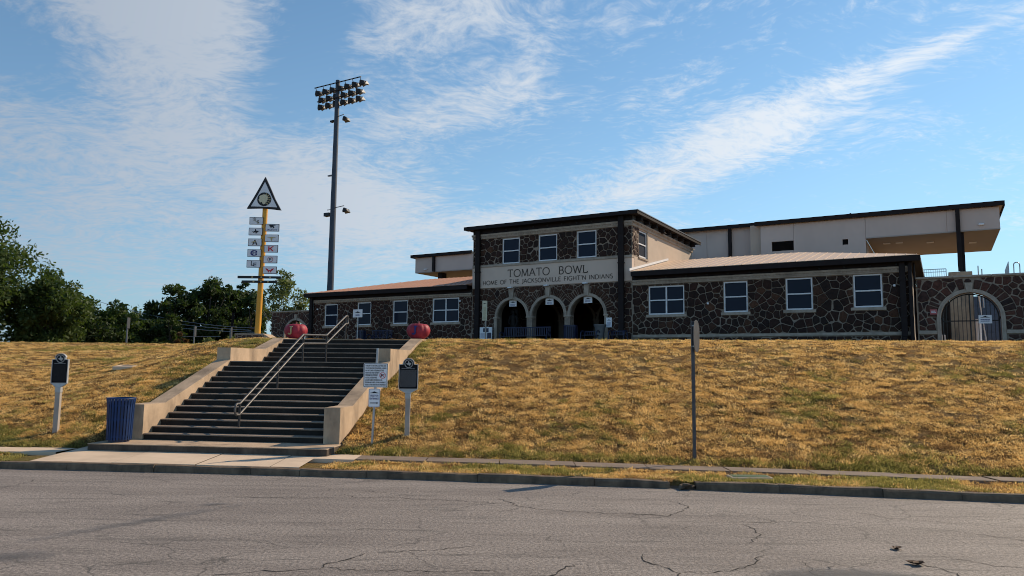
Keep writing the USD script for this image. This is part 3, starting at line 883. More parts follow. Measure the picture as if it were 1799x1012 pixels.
lay_stones(vstones, w_low, M['stone'], 2)
lay_stones(voronoi_stones(sbox(T0 + .02, 7.85, T1_ - .02, 9.41).difference(holes(WT).buffer(.012, join_style=2)), .115, .29, 3), w_up, M['stone'], 3)
base_r = sbox(0.02, 3.42, R1_ - .02, 3.58)
lay_stones(voronoi_stones(sbox(0.02, GZ + .1, R1_ - .02, 6.19).difference(holes(WR).buffer(.012, join_style=2)).difference(sills(WR)).difference(base_r), .11, .30, 4), w_r, M['stone'], 4)
base_l = sbox(L0 + .02, 3.34, T0 - .02, 3.48)
lay_stones(voronoi_stones(sbox(L0 + .02, GZ + .1, T0 - .02, 6.01).difference(holes(WL).buffer(.012, join_style=2)).difference(sills(WL)), .105, .28, 5), w_l, M['stone'], 5)

for ws in (WR, WL):
    for w_ in ws: window(*w_)
for w_ in WT: window(*w_, sill=False)

# arch trims, keystones, columns
for cx, r in ARCH:
    a = arch_poly(cx, HS, r + trim, HS - .001).difference(arch_poly(cx, HS, r, HS - .2))
    mb = fmb(); mb.prism(a, -.5, .045)
    b = arch_poly(cx, HS, r + .05, HS - .001).difference(arch_poly(cx, HS, r - .004, HS - .2))
    mb.prism(b, -.1, .075)
    part(bld, 'arch_trim', mb, M['limestone'])
for q in keys:
    mb = fmb(); mb.prism(q, -.05, .10)
    part(bld, 'keystone', mb, M['limestone'])
def column(s, d, foot=3.15, r=.135, jamb=False):
    mb = fmb()
    c = np.array([s, 0, -d])
    # built upright in world space
    w = MB(I3, fpt(s, 0, -d))
    w.lathe([(0, foot), (r * 1.5, foot), (r * 1.5, foot + .1), (r * 1.2, foot + .16), (r * 1.02, foot + .2), (r, 3.9), (r * .92, HS - .27), (r * 1.08, HS - .25), (r * 1.08, HS - .22), (r * .95, HS - .20), (r * 1.45, HS - .09), (0, HS - .09)], n=20)
    mt = M['limestone'] if d < 1 else M['dim_stone']  # inner columns get the limestone with shade painted in
    p = part(bld, 'column', w, mt, smooth=35)
    cap = fmb(); cap.box([s - .22, HS - .09, -d - .22], [s + .22, HS - .003, -d + .22], .012)
    part(p, 'capital', cap, mt)
for s in (-6.215, -3.82): column(s, .16)
for s0, s1 in ((-8.60, -8.40), (-1.60, -1.40)):
    mb = fmb(); mb.box([s0 if s0 < -5 else s0, GZ, -.3], [s1, HS - .09, .05], .015)
    mb.box([s0 - .04, HS - .09, -.3], [s1 + .04, HS - .003, .08], .01)
    part(bld, 'arch_jamb', mb, M['limestone'])

# portico inside: floor, side walls, inner arcade, ceiling
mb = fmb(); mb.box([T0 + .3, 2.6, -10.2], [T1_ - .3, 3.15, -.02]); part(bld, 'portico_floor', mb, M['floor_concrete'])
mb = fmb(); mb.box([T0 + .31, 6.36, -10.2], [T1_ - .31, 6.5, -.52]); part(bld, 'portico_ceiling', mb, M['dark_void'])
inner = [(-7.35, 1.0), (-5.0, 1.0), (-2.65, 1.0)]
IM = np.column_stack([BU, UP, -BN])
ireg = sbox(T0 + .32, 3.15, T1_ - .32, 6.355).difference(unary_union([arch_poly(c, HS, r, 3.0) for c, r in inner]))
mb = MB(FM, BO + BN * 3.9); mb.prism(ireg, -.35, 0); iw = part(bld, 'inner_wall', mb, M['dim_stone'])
lay = voronoi_stones(ireg.difference(unary_union([arch_poly(c, HS, r + .15, 3.0) for c, r in inner])), .17, .30, 9)
sm = [stone_mesh(q, -.02, .02, 900 + k, FM, BO + BN * 3.9) for k, q in enumerate(lay)]
mb = MB()
for v, f in sm: mb.add(v, f)
part(iw, 'stone_facing', mb, M['stone'], kind='stuff')
for c, r in inner:
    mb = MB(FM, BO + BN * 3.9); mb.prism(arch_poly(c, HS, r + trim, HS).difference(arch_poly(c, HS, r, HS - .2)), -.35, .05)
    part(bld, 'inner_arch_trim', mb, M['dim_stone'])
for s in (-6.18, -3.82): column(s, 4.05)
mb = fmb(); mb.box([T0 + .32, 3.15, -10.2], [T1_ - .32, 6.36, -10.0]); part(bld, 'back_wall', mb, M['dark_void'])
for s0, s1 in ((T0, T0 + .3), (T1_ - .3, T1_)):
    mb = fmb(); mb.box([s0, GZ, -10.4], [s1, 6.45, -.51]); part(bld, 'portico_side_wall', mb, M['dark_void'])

# banner with cut lettering
mb = fmb(); mb.box([T0 + .002, 6.452, -.4], [T1_, 7.69, .055], .008); ban = part(bld, 'name_band', mb, M['cast_stone'])
mb = fmb(); mb.box([T0, 7.692, -.3], [T1_ + .02, 7.828, .10], .015); part(bld, 'sill_course', mb, M['limestone'])

def glyphs():
    """Stroke capitals, one unit high: (strokes, advance)."""
    arc = lambda cx, cy, rx_, ry_, a0, a1, n=18: [(cx + rx_ * math.cos(math.radians(t)), cy + ry_ * math.sin(math.radians(t))) for t in np.linspace(a0, a1, n)]
    g_ = {}
    g_['T'] = ([[(.36, 0), (.36, 1)], [(0, 1), (.72, 1)]], .78)
    g_['O'] = ([arc(.46, .5, .44, .5, 0, 360, 36)], .98)
    g_['M'] = ([[(.06, 0), (.12, 1)], [(.12, 1), (.47, .05)], [(.47, .05), (.82, 1)], [(.82, 1), (.9, 0)]], 1.02)
    g_['A'] = ([[(0, 0), (.38, 1)], [(.38, 1), (.78, 0)], [(.14, .36), (.64, .36)]], .84)
    g_['B'] = ([[(.08, 0), (.08, 1)], [(.08, 1)] + arc(.30, .76, .24, .24, 90, -90) + [(.08, .52)], [(.08, .52)] + arc(.33, .26, .27, .26, 90, -90) + [(.08, 0)]], .70)
    g_['W'] = ([[(0, 1), (.28, 0)], [(.28, 0), (.54, .95)], [(.54, .95), (.82, 0)], [(.82, 0), (1.1, 1)]], 1.16)
    g_['L'] = ([[(.08, 1), (.08, 0)], [(.08, 0), (.56, 0)], [(.56, 0), (.58, .18)]], .64)
    g_['H'] = ([[(.08, 0), (.08, 1)], [(.72, 0), (.72, 1)], [(.08, .5), (.72, .5)]], .84)
    g_['E'] = ([[(.08, 0), (.08, 1)], [(.08, 1), (.54, 1)], [(.08, .52), (.46, .52)], [(.08, 0), (.56, 0)]], .64)
    g_['F'] = ([[(.08, 0), (.08, 1)], [(.08, 1), (.54, 1)], [(.08, .52), (.46, .52)]], .60)
    g_['J'] = ([[(.24, 1), (.24, .05)] + arc(.06, .05, .18, .22, 0, -110)], .36)
    g_['C'] = ([arc(.46, .5, .44, .5, 45, 315, 26)], .82)
    g_['K'] = ([[(.08, 0), (.08, 1)], [(.08, .46), (.60, 1)], [(.24, .60), (.68, 0)]], .74)
    g_['S'] = ([arc(.28, .75, .22, .25, 35, 270) + arc(.28, .26, .25, .26, 90, -150)], .60)
    g_['N'] = ([[(.08, 0), (.08, 1)], [(.08, 1), (.74, 0)], [(.74, 0), (.74, 1)]], .88)
    g_['V'] = ([[(0, 1), (.38, 0)], [(.38, 0), (.76, 1)]], .82)
    g_['I'] = ([[(.1, 0), (.1, 1)]], .26)
    g_['G'] = ([arc(.46, .5, .44, .5, 48, 300, 26) + [(.70, .10), (.74, .42)], [(.56, .42), (.80, .42)]], .88)
    g_['D'] = ([[(.08, 0), (.08, 1)], [(.08, 1), (.30, 1)] + arc(.30, .5, .44, .5, 90, -90, 20) + [(.08, 0)]], .84)
    g_["'"] = ([[(.08, 1.05), (.05, .82)]], .18)
    g_['R'] = ([[(.08, 0), (.08, 1)], [(.08, 1)] + arc(.30, .75, .24, .25, 90, -90) + [(.08, .5)], [(.32, .5), (.66, 0)]], .72)
    g_['P'] = ([[(.08, 0), (.08, 1)], [(.08, 1)] + arc(.30, .74, .26, .26, 90, -90) + [(.08, .48)]], .66)
    g_['Y'] = ([[(.36, 0), (.36, .45)], [(0, 1), (.36, .45)], [(.36, .45), (.72, 1)]], .76)
    return g_
GL = glyphs()

def lettering(text, x0, x1, h0, cap, weight, serif, space=.55, track=.10):
    """Letters as one shapely shape, spread to fill x0 to x1."""
    adv = []
    for ch in text:
        adv.append(space if ch == ' ' else GL[ch][1] + track)
    k = (x1 - x0) / sum(adv)
    out, x = [], x0
    for ch, a in zip(text, adv):
        if ch != ' ':
            shp = []
            for stroke in GL[ch][0]:
                shp.append(LineString(stroke).buffer(weight / 2, cap_style=2, join_style=1))
                if serif:
                    for e, o in ((stroke[0], stroke[1]), (stroke[-1], stroke[-2])):
                        if (abs(e[1]) < .02 or abs(e[1] - 1) < .02) and abs(o[1] - e[1]) > .3 and len(stroke) < 4 or (len(stroke) > 4 and ch in 'J' and e is stroke[0]):
                            y = .025 if e[1] < .5 else .975
                            shp.append(sbox(e[0] - serif, y - .025, e[0] + serif, y + .025))
                        elif ch in 'TEFL' and abs(o[1] - e[1]) < .02 and e[0] not in (.08,):
                            s = -1 if e[1] > .5 else 1
                            shp.append(sbox(e[0] - .03, min(e[1], e[1] + s * .16), e[0] + .03, max(e[1], e[1] + s * .16)))
            q = unary_union(shp)
            out.append(affinity.translate(affinity.scale(q, k, cap, origin=(0, 0)), x, h0))
        x += a * k
    return out

for text, x0, x1, h0, cap, wgt, ser in (('TOMATO  BOWL', -7.66, -2.50, 7.03, .42, .13, .13), ("HOME OF THE JACKSONVILLE FIGHT'N INDIANS", -9.38, -1.05, 6.64, .235, .16, .0)):
    sh = lettering(text, x0, x1, h0, cap, wgt, ser)
    for q in sh:
        mb = fmb(); mb.prism(q, .05, .0585)
        part(ban, 'letter', mb, M['letter'])

# cornice, frieze, eaves board, roofs
def run(name, s0, s1, h0, h1, o0, o1, mat, ch=.01):
    mb = fmb(); mb.box([s0, h0, o0], [s1, h1, o1], ch)
    return part(bld, name, mb, M[mat])
run('cornice', T0 - .03, T1_ + .03, 9.422, 9.58, -.3, .07, 'limestone'); run('cornice_moulding', T0 - .06, T1_ + .06, 9.582, 9.70, -.3, .12, 'limestone')
run('frieze', T0, T1_ + .02, 9.702, 9.98, -.3, .03, 'dark_metal'); run('fascia', T0 - .38, T1_ + .48, 9.95, 10.16, .42, .50, 'dark_metal')
run('soffit', T0 - .38, T1_ + .40, 9.965, 9.995, .0, .418, 'dark_metal')
run('cornice', .03, R1_ + .03, 6.202, 6.36, -.3, .07, 'limestone'); run('cornice_moulding', .03, R1_ + .05, 6.362, 6.46, -.3, .12, 'limestone')
run('frieze', .03, R1_, 6.462, 6.66, -.3, .03, 'dark_metal'); run('fascia', .10, R1_ + .40, 6.62, 6.86, .42, .50, 'dark_metal'); run('soffit', .1, R1_ + .40, 6.632, 6.66, .04, .418, 'dark_metal')
run('cornice', L0 - .03, T0 - .03, 6.022, 6.13, -.3, .07, 'limestone'); run('cornice_moulding', L0 - .05, T0 - .03, 6.132, 6.22, -.3, .12, 'limestone')
run('frieze', L0, T0 - .03, 6.222, 6.45, -.3, .03, 'dark_metal'); run('fascia', L0 - .4, T0 - .1, 6.41, 6.66, .42, .50, 'dark_metal'); run('soffit', L0 - .4, T0 - .1, 6.422, 6.45, .04, .418, 'dark_metal')
run('base_moulding', .02, R1_ + .03, 3.44, 3.57, -.1, .06, 'limestone'); run('base_moulding', L0 - .03, -9.9, 3.30, 3.42, -.1, .06, 'limestone')
# carved cornice teeth
for s0, s1, h in ((T0, T1_, 9.555), (.1, R1_, 6.335), (L0, T0 - .1, 6.105)):
    mb = fmb()
    for a in np.arange(s0 + .05, s1, .16):
        mb.box([a, h - .06, .06], [a + .09, h + .02, .10])
    part(bld, 'dentils', mb, M['limestone'], kind='stuff')
# little fixings along the frieze
for s0, s1, h, n in ((T0, T1_, 9.86, 11), (.3, R1_, 6.56, 12)):
    for a in np.linspace(s0 + .5, s1 - .5, n):
        mb = fmb(); mb.box([a - .045, h - .045, .03], [a + .045, h + .045, .07], .01); part(bld, 'bracket', mb, M['black'])

# tower's body: right side wall (sunlit stucco with stones by the front corner)
def sfc(): return MB(SMX, BO)
TD = 10.8
mb = sfc(); mb.prism(sbox(.31, 6.3, TD, 9.43).difference(sbox(.94, 7.86, 2.29, 9.36)), -.3, 0); side = part(bld, 'side_wall', mb, M['stucco'])
sreg = sbox(.02, 7.86, .93, 9.42)
mb = sfc(); mb.box([.0, 7.832, -.02], [.93, 9.43, .012]); q_ = part(bld, 'quoin_panel', mb, M['mortar'])
lay_stones(voronoi_stones(sreg, .10, .19, 77), q_, M['stone_brown'], 77, z0=.0, M_=SMX, o_=BO)
window(.98, 2.25, 7.90, 9.33, False, sill=False, face=sfc)
mb = sfc(); mb.box([.9, 7.76, -.05], [2.36, 7.858, .06], .01); part(bld, 'side_sill', mb, M['limestone'])
mb = sfc(); mb.box([2.252, 7.86, -.05], [2.36, 9.42, .04], .008); part(bld, 'side_jamb', mb, M['limestone'])
mb = sfc(); mb.box([-.06, 9.432, -.3], [TD + .05, 9.56, .06]); mb.box([-.1, 9.62, -.3], [TD + .1, 9.70, .13]); part(bld, 'side_cornice', mb, M['limestone'])
mb = sfc()
for a in np.arange(.0, TD, .20): mb.box([a, 9.555, .0], [a + .11, 9.625, .10])
part(bld, 'side_dentils', mb, M['limestone'], kind='stuff')
mb = sfc(); mb.box([.0, 9.702, -.3], [TD, 9.98, .02]); part(bld, 'side_frieze', mb, M['lamp_grey'])
for a in np.linspace(.6, TD - .5, 9):
    mb = sfc(); mb.box([a - .08, 9.74, .02], [a + .08, 9.95, .34]); part(bld, 'outrigger', mb, M['dark_metal'])
mb = sfc(); mb.box([-.50, 9.95, .44], [TD + .35, 10.16, .50]); part(bld, 'side_fascia', mb, M['dark_metal'])
mb = sfc(); mb.box([-.52, 10.12, .505], [TD + .35, 10.165, .53]); part(bld, 'side_gutter', mb, M['lamp_grey'])
mb = fmb(); mb.box([T0 - .38, 10.0, -TD - .35], [T1_ + .44, 10.12, .42]); part(bld, 'tower_roof', mb, M['dark_metal'])
mb = fmb(); mb.box([T0 + .31, 6.51, -TD], [T1_ - .31, 9.95, -TD + .3]); mb.box([T0, 6.46, -TD], [T0 + .3, 9.95, -.31]); part(bld, 'rear_wall', mb, M['stucco'])
mb = sfc(); mb.tube([TD - 2.1, 9.66, .13], [TD - .02, 9.2, .1], .03); 
mb = sfc(); mb.box([4.2, 9.66, .1], [4.6, 9.72, .36], .02); mb.box([4.3, 9.72, .1], [4.34, 9.80, .14]); part(bld, 'side_light', mb, M['dark_metal'])
mb = fmb(); mb.box([T0 + .3, 6.5, -2.6], [T1_ - .3, 9.95, -2.4]); part(bld, 'room_partition', mb, M['dark_void'])

# down pipes
for s0, s1, ht in ((-9.86, -9.55, 9.97), (-.72, -.42, 9.97), (12.46, 12.70, 6.64), (-23.56, -23.27, 6.43)):
    mb = fmb(); mb.box([s0, 3.35 if s0 > -20 else 3.0, .06], [s1, ht, .24], .02)
    p_ = part(bld, 'downpipe', mb, M['dark_metal'])
    mb = fmb(); mb.box([s0 + .03, 2.9, .06], [s1 - .03, 3.34 if s0 > -20 else 2.99, .36], .02); part(p_, 'shoe', mb, M['dark_metal'])
    for h in np.arange(4.2, ht, 1.6):
        mb = fmb(); mb.box([s0 - .03, h, .02], [s1 + .03, h + .05, .255]); part(p_, 'strap', mb, M['dark_metal'])
mb = fmb(); mb.box([12.80, 2.8, .0], [12.95, 6.63, .20], .02); mb.box([12.98, 2.8, -.6], [13.06, 6.63, -.4], .02); part(bld, 'downpipe', mb, M['dark_metal'])

# hipped metal roofs over the wings, panel by panel
def wing_roof(s_in, s_out, he, ridge_d, ridge_h, ridge_end, sign):
    RM = M['roof_metal'] if sign > 0 else M['roof_red']
    # plan: eaves at o=.5; ridge at d=ridge_d from s_in to ridge_end; hip to s_out
    d0 = -.5
    slope = (ridge_h - he) / (ridge_d - d0)
    front = Polygon([(s_in, d0), (s_out, d0), (ridge_end, ridge_d), (s_in, ridge_d)])
    rf = part(bld, 'wing_roof', hip_mesh(s_in, s_out, he, ridge_d, ridge_h, ridge_end), RM)
    lo_, hi_ = min(s_in, s_out), max(s_in, s_out)
    edges = np.arange(lo_, hi_ + .2, .41)
    for a, b in zip(edges[:-1], edges[1:]):
        q = front.intersection(sbox(a + .001, d0 - 1, b - .001, ridge_d + 1))
        if q.is_empty or q.area < .02: continue
        c = np.array(q.exterior.coords)[:-1]
        if not q.exterior.is_ccw: c = c[::-1]
        zt = he + (c[:, 1] - d0) * slope
        n = len(c)
        v = np.vstack([np.c_[c, zt + .012], np.c_[c, zt + .030]])
        i = np.arange(n); j = (i + 1) % n
        f = [np.c_[i, j, j + n], np.c_[i, j + n, i + n]] + [np.array([[n, n + k, n + k + 1]]) for k in range(1, n - 1)]
        W = BO + v[:, :1] * BU + v[:, 1:2] * BN + v[:, 2:] * UP
        part(rf, 'roof_panel', (W, np.vstack(f)), RM)
        # raised seam at the panel's edge
        seam = front.intersection(sbox(b - .03, d0 - 1, b + .0, ridge_d + 1))
        if seam.is_empty or seam.geom_type != 'Polygon': continue
        y0, y1 = seam.bounds[1], seam.bounds[3]
        mb = MB()
        P = lambda s, d, h: BO + BU * s + BN * d + UP * (he + (d - d0) * slope + h)
        mb.hull([P(s, d, h) for s in (b - .022, b + .002) for d in (y0, y1) for h in (.028, .050)])
        part(rf, 'seam', mb, RM)

def hip_mesh(s_in, s_out, he, ridge_d, ridge_h, ridge_end):
    W = lambda s, d, h: BO + BU * s + BN * d + UP * h
    db = 2 * ridge_d + .5
    mb = MB()
    mb.hull([W(s_in, -.5, he), W(s_out, -.5, he), W(s_out, db, he), W(s_in, db, he), W(s_in, ridge_d, ridge_h), W(ridge_end, ridge_d, ridge_h)])
    return mb
wing_roof(.06, R1_ + .45, 6.862, 5.8, 8.22, 7.55, 1)
wing_roof(T0 - .06, L0 - .45, 6.662, 5.8, 8.02, -18.0, -1)
mb = sfc(); mb.hull([[d, 6.90 + (d + .5) * .2159 + k, o] for d in (-.5, 5.8) for k in (.02, .14) for o in (.002, .05)]); part(bld, 'roof_flashing', mb, M['white_frame'])
mb = fmb(); mb.box([R1_ - .3, GZ, -12], [R1_ - .003, 6.62, -.31]); part(bld, 'end_wall', mb, M['mortar'])
mb = fmb(); mb.box([R1_ + .40, 6.62, -12], [R1_ + .46, 6.86, .50]); part(bld, 'end_fascia', mb, M['dark_metal'])
mb = fmb(); mb.box([R1_, 6.632, -12], [R1_ + .398, 6.66, .03]); part(bld, 'end_soffit', mb, M['dark_metal'])
mb = fmb(); mb.box([L0 + .003, GZ, -12], [L0 + .3, 6.41, -.31]); part(bld, 'end_wall', mb, M['mortar'])
mb = fmb(); mb.box([L0 - .46, 6.41, -12], [L0 - .40, 6.66, .50]); part(bld, 'end_fascia', mb, M['dark_metal'])
# dark rooms behind the wing windows are closed off by their end walls and roof
for s0, s1 in ((.35, R1_ - .35), (L0 + .35, T0 - .05)):
    mb = fmb(); mb.box([s0, GZ, -11.9], [s1, 6.3, -11.7]); part(bld, 'wing_rear_wall', mb, M['dark_void'])
# small white floodlights over the arches, cameras on the wings
for (s, h) in ((-7.43, 6.42), (-5.06, 6.44), (-2.66, 6.45)):
    mb = fmb(); mb.box([s - .06, h - .03, .055], [s + .06, h + .03, .14], .01); mb.hull([[s - .15, h + .02, .12], [s + .15, h + .02, .12], [s - .15, h - .04, .14], [s + .15, h - .04, .14], [s - .12, h - .05, .30], [s + .12, h - .05, .30], [s - .12, h + .01, .28], [s + .12, h + .01, .28]])
    part(bld, 'floodlight', mb, M['sign_white'])
for s, h in ((12.25, 5.62), (-22.9, 5.6), (-11.0, 5.75), (4.0, 5.1)):
    mb = fmb(); mb.box([s - .05, h - .05, .02], [s + .05, h + .05, .12], .02); part(bld, 'camera_housing', mb, M['sign_white'])

# ---------------------------------------------------------------- gate walls
def gate_wall(name, label, s0, s1, top, cx, r, hs, foot, seed, base=None):
    gw = thing(name, label, 'wall', fpt((s0 + s1) / 2, foot, -.2))
    op = arch_poly(cx, hs, r, foot - .3)
    reg = sbox(s0, foot - .2, s1, top).difference(op)
    mb = fmb(); mb.prism(reg, -.55, -.10)
    w = part(gw, 'wall', mb, M['mortar'])
    tr = .15
    v = voussoirs(cx, hs, r + tr, r + tr + .42, 8, .12, a0=.05, seed=seed)
    key = Polygon([(cx - .09, hs + r + .02), (cx + .09, hs + r + .02), (cx + .15, hs + r + .40), (cx - .15, hs + r + .40)])
    outer = arch_poly(cx, hs, r + tr, foot - .3)
    sr = sbox(s0 + .02, foot, s1 - .02, top - .02).difference(outer.buffer(.012)).difference(unary_union(v).buffer(.02)).difference(key.buffer(.03))
    if base: sr = sr.difference(sbox(s0, base - .02, s1, base + .16))
    for polys, sd in ((voronoi_stones(sr, .11, .31, seed), seed), (v, seed + 1)):
        rg = np.random.default_rng(sd)
        for k, q in enumerate(polys):
            q = q.intersection(sr.buffer(1)) if polys is not v else q.intersection(sbox(s0, foot, s1, top - .02))
            if q.geom_type != 'Polygon' or q.area < .006: continue
            part(w, 'stone', stone_mesh(q, -.02, .012 + rg.uniform(0, .03), sd * 1000 + k, FM, BO + BN * .10), M['stone_brown'])
    mb = fmb(); mb.prism(outer.difference(op), -.56, -.04); mb.prism(arch_poly(cx, hs, r + .05, foot).difference(op.buffer(.002)), -.2, -.015)
    part(gw, 'arch_trim', mb, M['limestone'])
    mb = fmb(); mb.prism(key, -.2, .0); part(gw, 'keystone', mb, M['limestone'])
    n = max(2, int((s1 - s0) / 1.3))
    e = np.linspace(s0 - .03, s1 + .03, n + 1)
    for a, b in zip(e[:-1], e[1:]):
        mb = fmb(); mb.box([a + .004, top + .002, -.62], [b - .004, top + .085, -.02], .012); part(gw, 'coping', mb, M['limestone'])
    if base:
        for a, b in ((s0, cx - r - tr - .01), (cx + r + tr + .01, s1)):
            mb = fmb(); mb.box([a, base, -.2], [b, base + .14, -.03], .012); part(gw, 'base_moulding', mb, M['limestone'])
    return gw
gate_wall('stone_gate_wall', 'brown stone wall with a round gate arch right of the building', 13.10, 25.5, 5.86, 15.03, 1.07, 4.14, 2.85, 61, base=3.46)
gate_wall('stone_gate_wall', 'small stone wall with a gate arch at the building\'s left end', -27.62, -23.62, 5.50, -25.10, 1.06, 3.84, 2.9, 71)

def iron_gate(label, cx, r, hs, foot, o=-.32):
    gt = thing('iron_gate', label, 'gate', fpt(cx, foot, o))
    r = r - .06
    t = np.linspace(0, np.pi, 25)
    mb = fmb()
    mb.path([[cx + r * math.cos(a), hs + r * math.sin(a), o] for a in t], .026, 6)
    for s in (-1, 1): mb.tube([cx + s * r, foot, o], [cx + s * r, hs, o], .03, n=6)
    part(gt, 'frame', mb, M['black'])
    for k, x in enumerate(np.linspace(-r, r, 15)[1:-1]):
        w = .03 if k == 6 else .012
        mb = fmb(); mb.tube([cx + x, foot + .05, o], [cx + x, hs + math.sqrt(max(r * r - x * x, 0)), o], w, n=6); part(gt, 'bar', mb, M['black'])
    for h in (hs - .12, foot + .15):
        mb = fmb(); mb.box([cx - r, h - .025, o - .02], [cx + r, h + .025, o + .02]); part(gt, 'crossbar', mb, M['black'])
    for s in (-1, 1):
        mb = fmb(); mb.box([cx + s * (r + .05) - .05, hs - .05, o - .05], [cx + s * (r + .05) + .05, hs + .05, o + .05], .01); part(gt, 'hinge', mb, M['black'])
iron_gate('black iron bar gate in the round arch right of the building', 15.03, 1.07, 4.14, 3.0)
iron_gate('black iron bar gate in the small arch behind the left tomato', -25.10, 1.06, 3.84, 2.9)

# hand the building its stones: the largest in view singly, the rest as one facing per wall
PENDING.sort(key=lambda p: -p[0])
rest = {}
for k, (_, parent, m, mat) in enumerate(PENDING):
    if k < 299:
        part(parent, 'stone', m, mat)
    else:
        rest.setdefault((parent, id(mat)), (mat, []))[1].append(m)
for (parent, _), (mat, ms) in rest.items():
    mb = MB()
    for v, f in ms: mb.add(v, f)
    part(parent, 'stone_facing', mb, mat, kind='stuff')
print('stones', len(PENDING))
# ---------------------------------------------------------------- grandstand and press box behind
gs = thing('grandstand', 'pale stucco grandstand press box with deep cantilevered roof behind the stone front', 'grandstand', BO + BN * 13)
GO = BO + BN * 13
def gmb(): return MB(FM, GO)
def gpart(name, boxes, mat, ch=0.0):
    mb = gmb()
    for lo, hi in boxes: mb.box(lo, hi, ch)
    return part(gs, name, mb, M[mat])
# front wall panels of the main block
for a, b in ((3.95, 6.0), (6.0, 10.2)):
    mb = gmb()
    q = sbox(a + .008, 3.0, b - .008, 11.22)
    if a < 4: q = q.difference(sbox(4.65, 9.50, 5.99, 10.13))
    else: q = q.difference(sbox(8.88, 9.62, 9.20, 9.97))
    mb.prism(q, -.3, 0); part(gs, 'wall_panel', mb, M['panel_stucco'])
gpart('wall_backing', [([3.95, 3, -.5], [10.2, 11.2, -.31])], 'dark_void')
for (a, b, c, d, n) in ((4.65, 5.99, 9.50, 10.13, 9), (8.88, 9.20, 9.62, 9.97, 5)):
    mb = gmb(); mb.box([a, c, -.28], [b, d, -.2]); v_ = part(gs, 'vent', mb, M['black'])
    for h in np.linspace(c, d, n + 1)[:-1]:
        mb = gmb(); mb.hull([[x, h + dy, o] for x in (a + .02, b - .02) for dy, o in ((.0, -.02), (.015, -.02), (.045, -.16), (.06, -.16))]); part(v_, 'louvre', mb, M['dark_metal'])
# right cantilever: fascia panels, soffit, end
for a, b in ((10.2, 14.5), (14.5, 17.10)):
    gpart('fascia_panel', [([a + .008, 9.985, -.3], [b - .006, 11.22, 0])], 'panel_stucco')
gpart('soffit', [([10.2, 9.92, -9.0], [17.10, 9.982, -.003])], 'soffit')
gpart('end_panel', [([16.9, 9.985, -9.0], [17.10, 11.24, -.302])], 'panel_stucco')
gpart('side_wall', [([9.9, 3, -9], [10.19, 9.915, -.31])], 'panel_stucco')
gpart('roof_fascia', [([3.62, 11.24, .18], [17.30, 11.50, .26])], 'dark_metal')
gpart('roof_fascia', [([17.30, 11.2, -9.2], [17.36, 11.50, .26])], 'dark_metal')
mb = gmb(); mb.hull([[s, h, o] for s in (3.62, 17.28) for h, o in ((11.30, .17), (11.52, .17), (11.30, -9.2), (11.75, -9.2))]); part(gs, 'roof', mb, M['roof_metal'])
# stepped-back middle
gpart('wall_panel', [([-1.9, 3, -1.4], [0.1, 11.40, -1.0])], 'panel_stucco'); gpart('wall_panel', [([.108, 3, -1.4], [3.2, 11.40, -1.02])], 'panel_stucco')
gpart('wall_panel', [([-18.8, 3, -1.4], [-1.91, 11.40, -1.0])], 'panel_stucco')
gpart('return_wall', [([3.22, 3, -1.4], [3.94, 11.38, -.32])], 'stucco')
gpart('roof_fascia', [([-19.2, 11.39, -.72], [3.60, 11.64, -.64])], 'dark_metal')
mb = gmb(); mb.hull([[s, h, o] for s in (-19.2, 3.60) for h, o in ((11.40, -.73), (11.65, -.73), (11.4, -9.2), (11.80, -9.2))]); part(gs, 'roof', mb, M['roof_metal'])
# left cantilever
gpart('fascia_panel', [([-24.85, 9.76, -.3], [-22.9, 11.0, 0])], 'panel_stucco'); gpart('fascia_panel', [([-22.89, 9.76, -.3], [-18.9, 11.0, 0])], 'panel_stucco')
gpart('soffit', [([-24.85, 9.69, -9.0], [-18.9, 9.755, -.003])], 'soffit')
gpart('end_panel', [([-24.85, 9.76, -9.0], [-24.65, 11.0, -.302])], 'panel_stucco')
gpart('roof_fascia', [([-25.15, 11.01, .18], [-18.85, 11.25, .26])], 'dark_metal'); gpart('roof_fascia', [([-25.21, 11.0, -9.2], [-25.15, 11.25, .26])], 'dark_metal')
mb = gmb(); mb.hull([[s, h, o] for s in (-25.15, -19.21) for h, o in ((11.06, .17), (11.26, .17), (11.06, -9.2), (11.45, -9.2))]); part(gs, 'roof', mb, M['roof_metal'])
gpart('lower_block', [([-21.4, 3, -8.5], [-18.8, 9.685, -5])], 'stucco')
# columns
for s, h0, h1 in ((14.95, 7.6, 11.23), (1.62, 3, 11.42), (-22.9, 9.70, 11.0)):
    o = .02 if s != 1.62 else -1.0
    gpart('column', [([s, h0, o], [s + .22, h1, o + .2])], 'dark_metal', .012)
gpart('column', [([15.05, 3.0, -.5], [15.33, 9.915, -.2])], 'dark_metal', .012)
gpart('column', [([-22.85, 3.0, -1.3], [-22.45, 9.685, -.6])], 'dark_metal', .012)
gpart('column_pedestal', [([14.45, 3.0, -1.2], [15.62, 7.55, .35])], 'concrete', .02)
for s, h in ((16.2, 10.25), (-23.7, 9.95)):
    mb = gmb(); mb.box([s - .14, h - .05, 0], [s + .14, h + .05, .16], .03); part(gs, 'wall_light', mb, M['sign_white'])
for s, o in ((11.2, -2.5), (11.9, -2.5), (13.6, -3.2), (15.9, -4.5)):
    mb = gmb(); mb.box([s - .2, 9.88, o - .2], [s + .2, 9.918, o + .2], .01); part(gs, 'soffit_light', mb, M['sign_white'])
mb = gmb(); mb.tube([9.3, 11.45, -1], [9.3, 11.78, -1], .05); part(gs, 'roof_pipe', mb, M['dark_metal'])
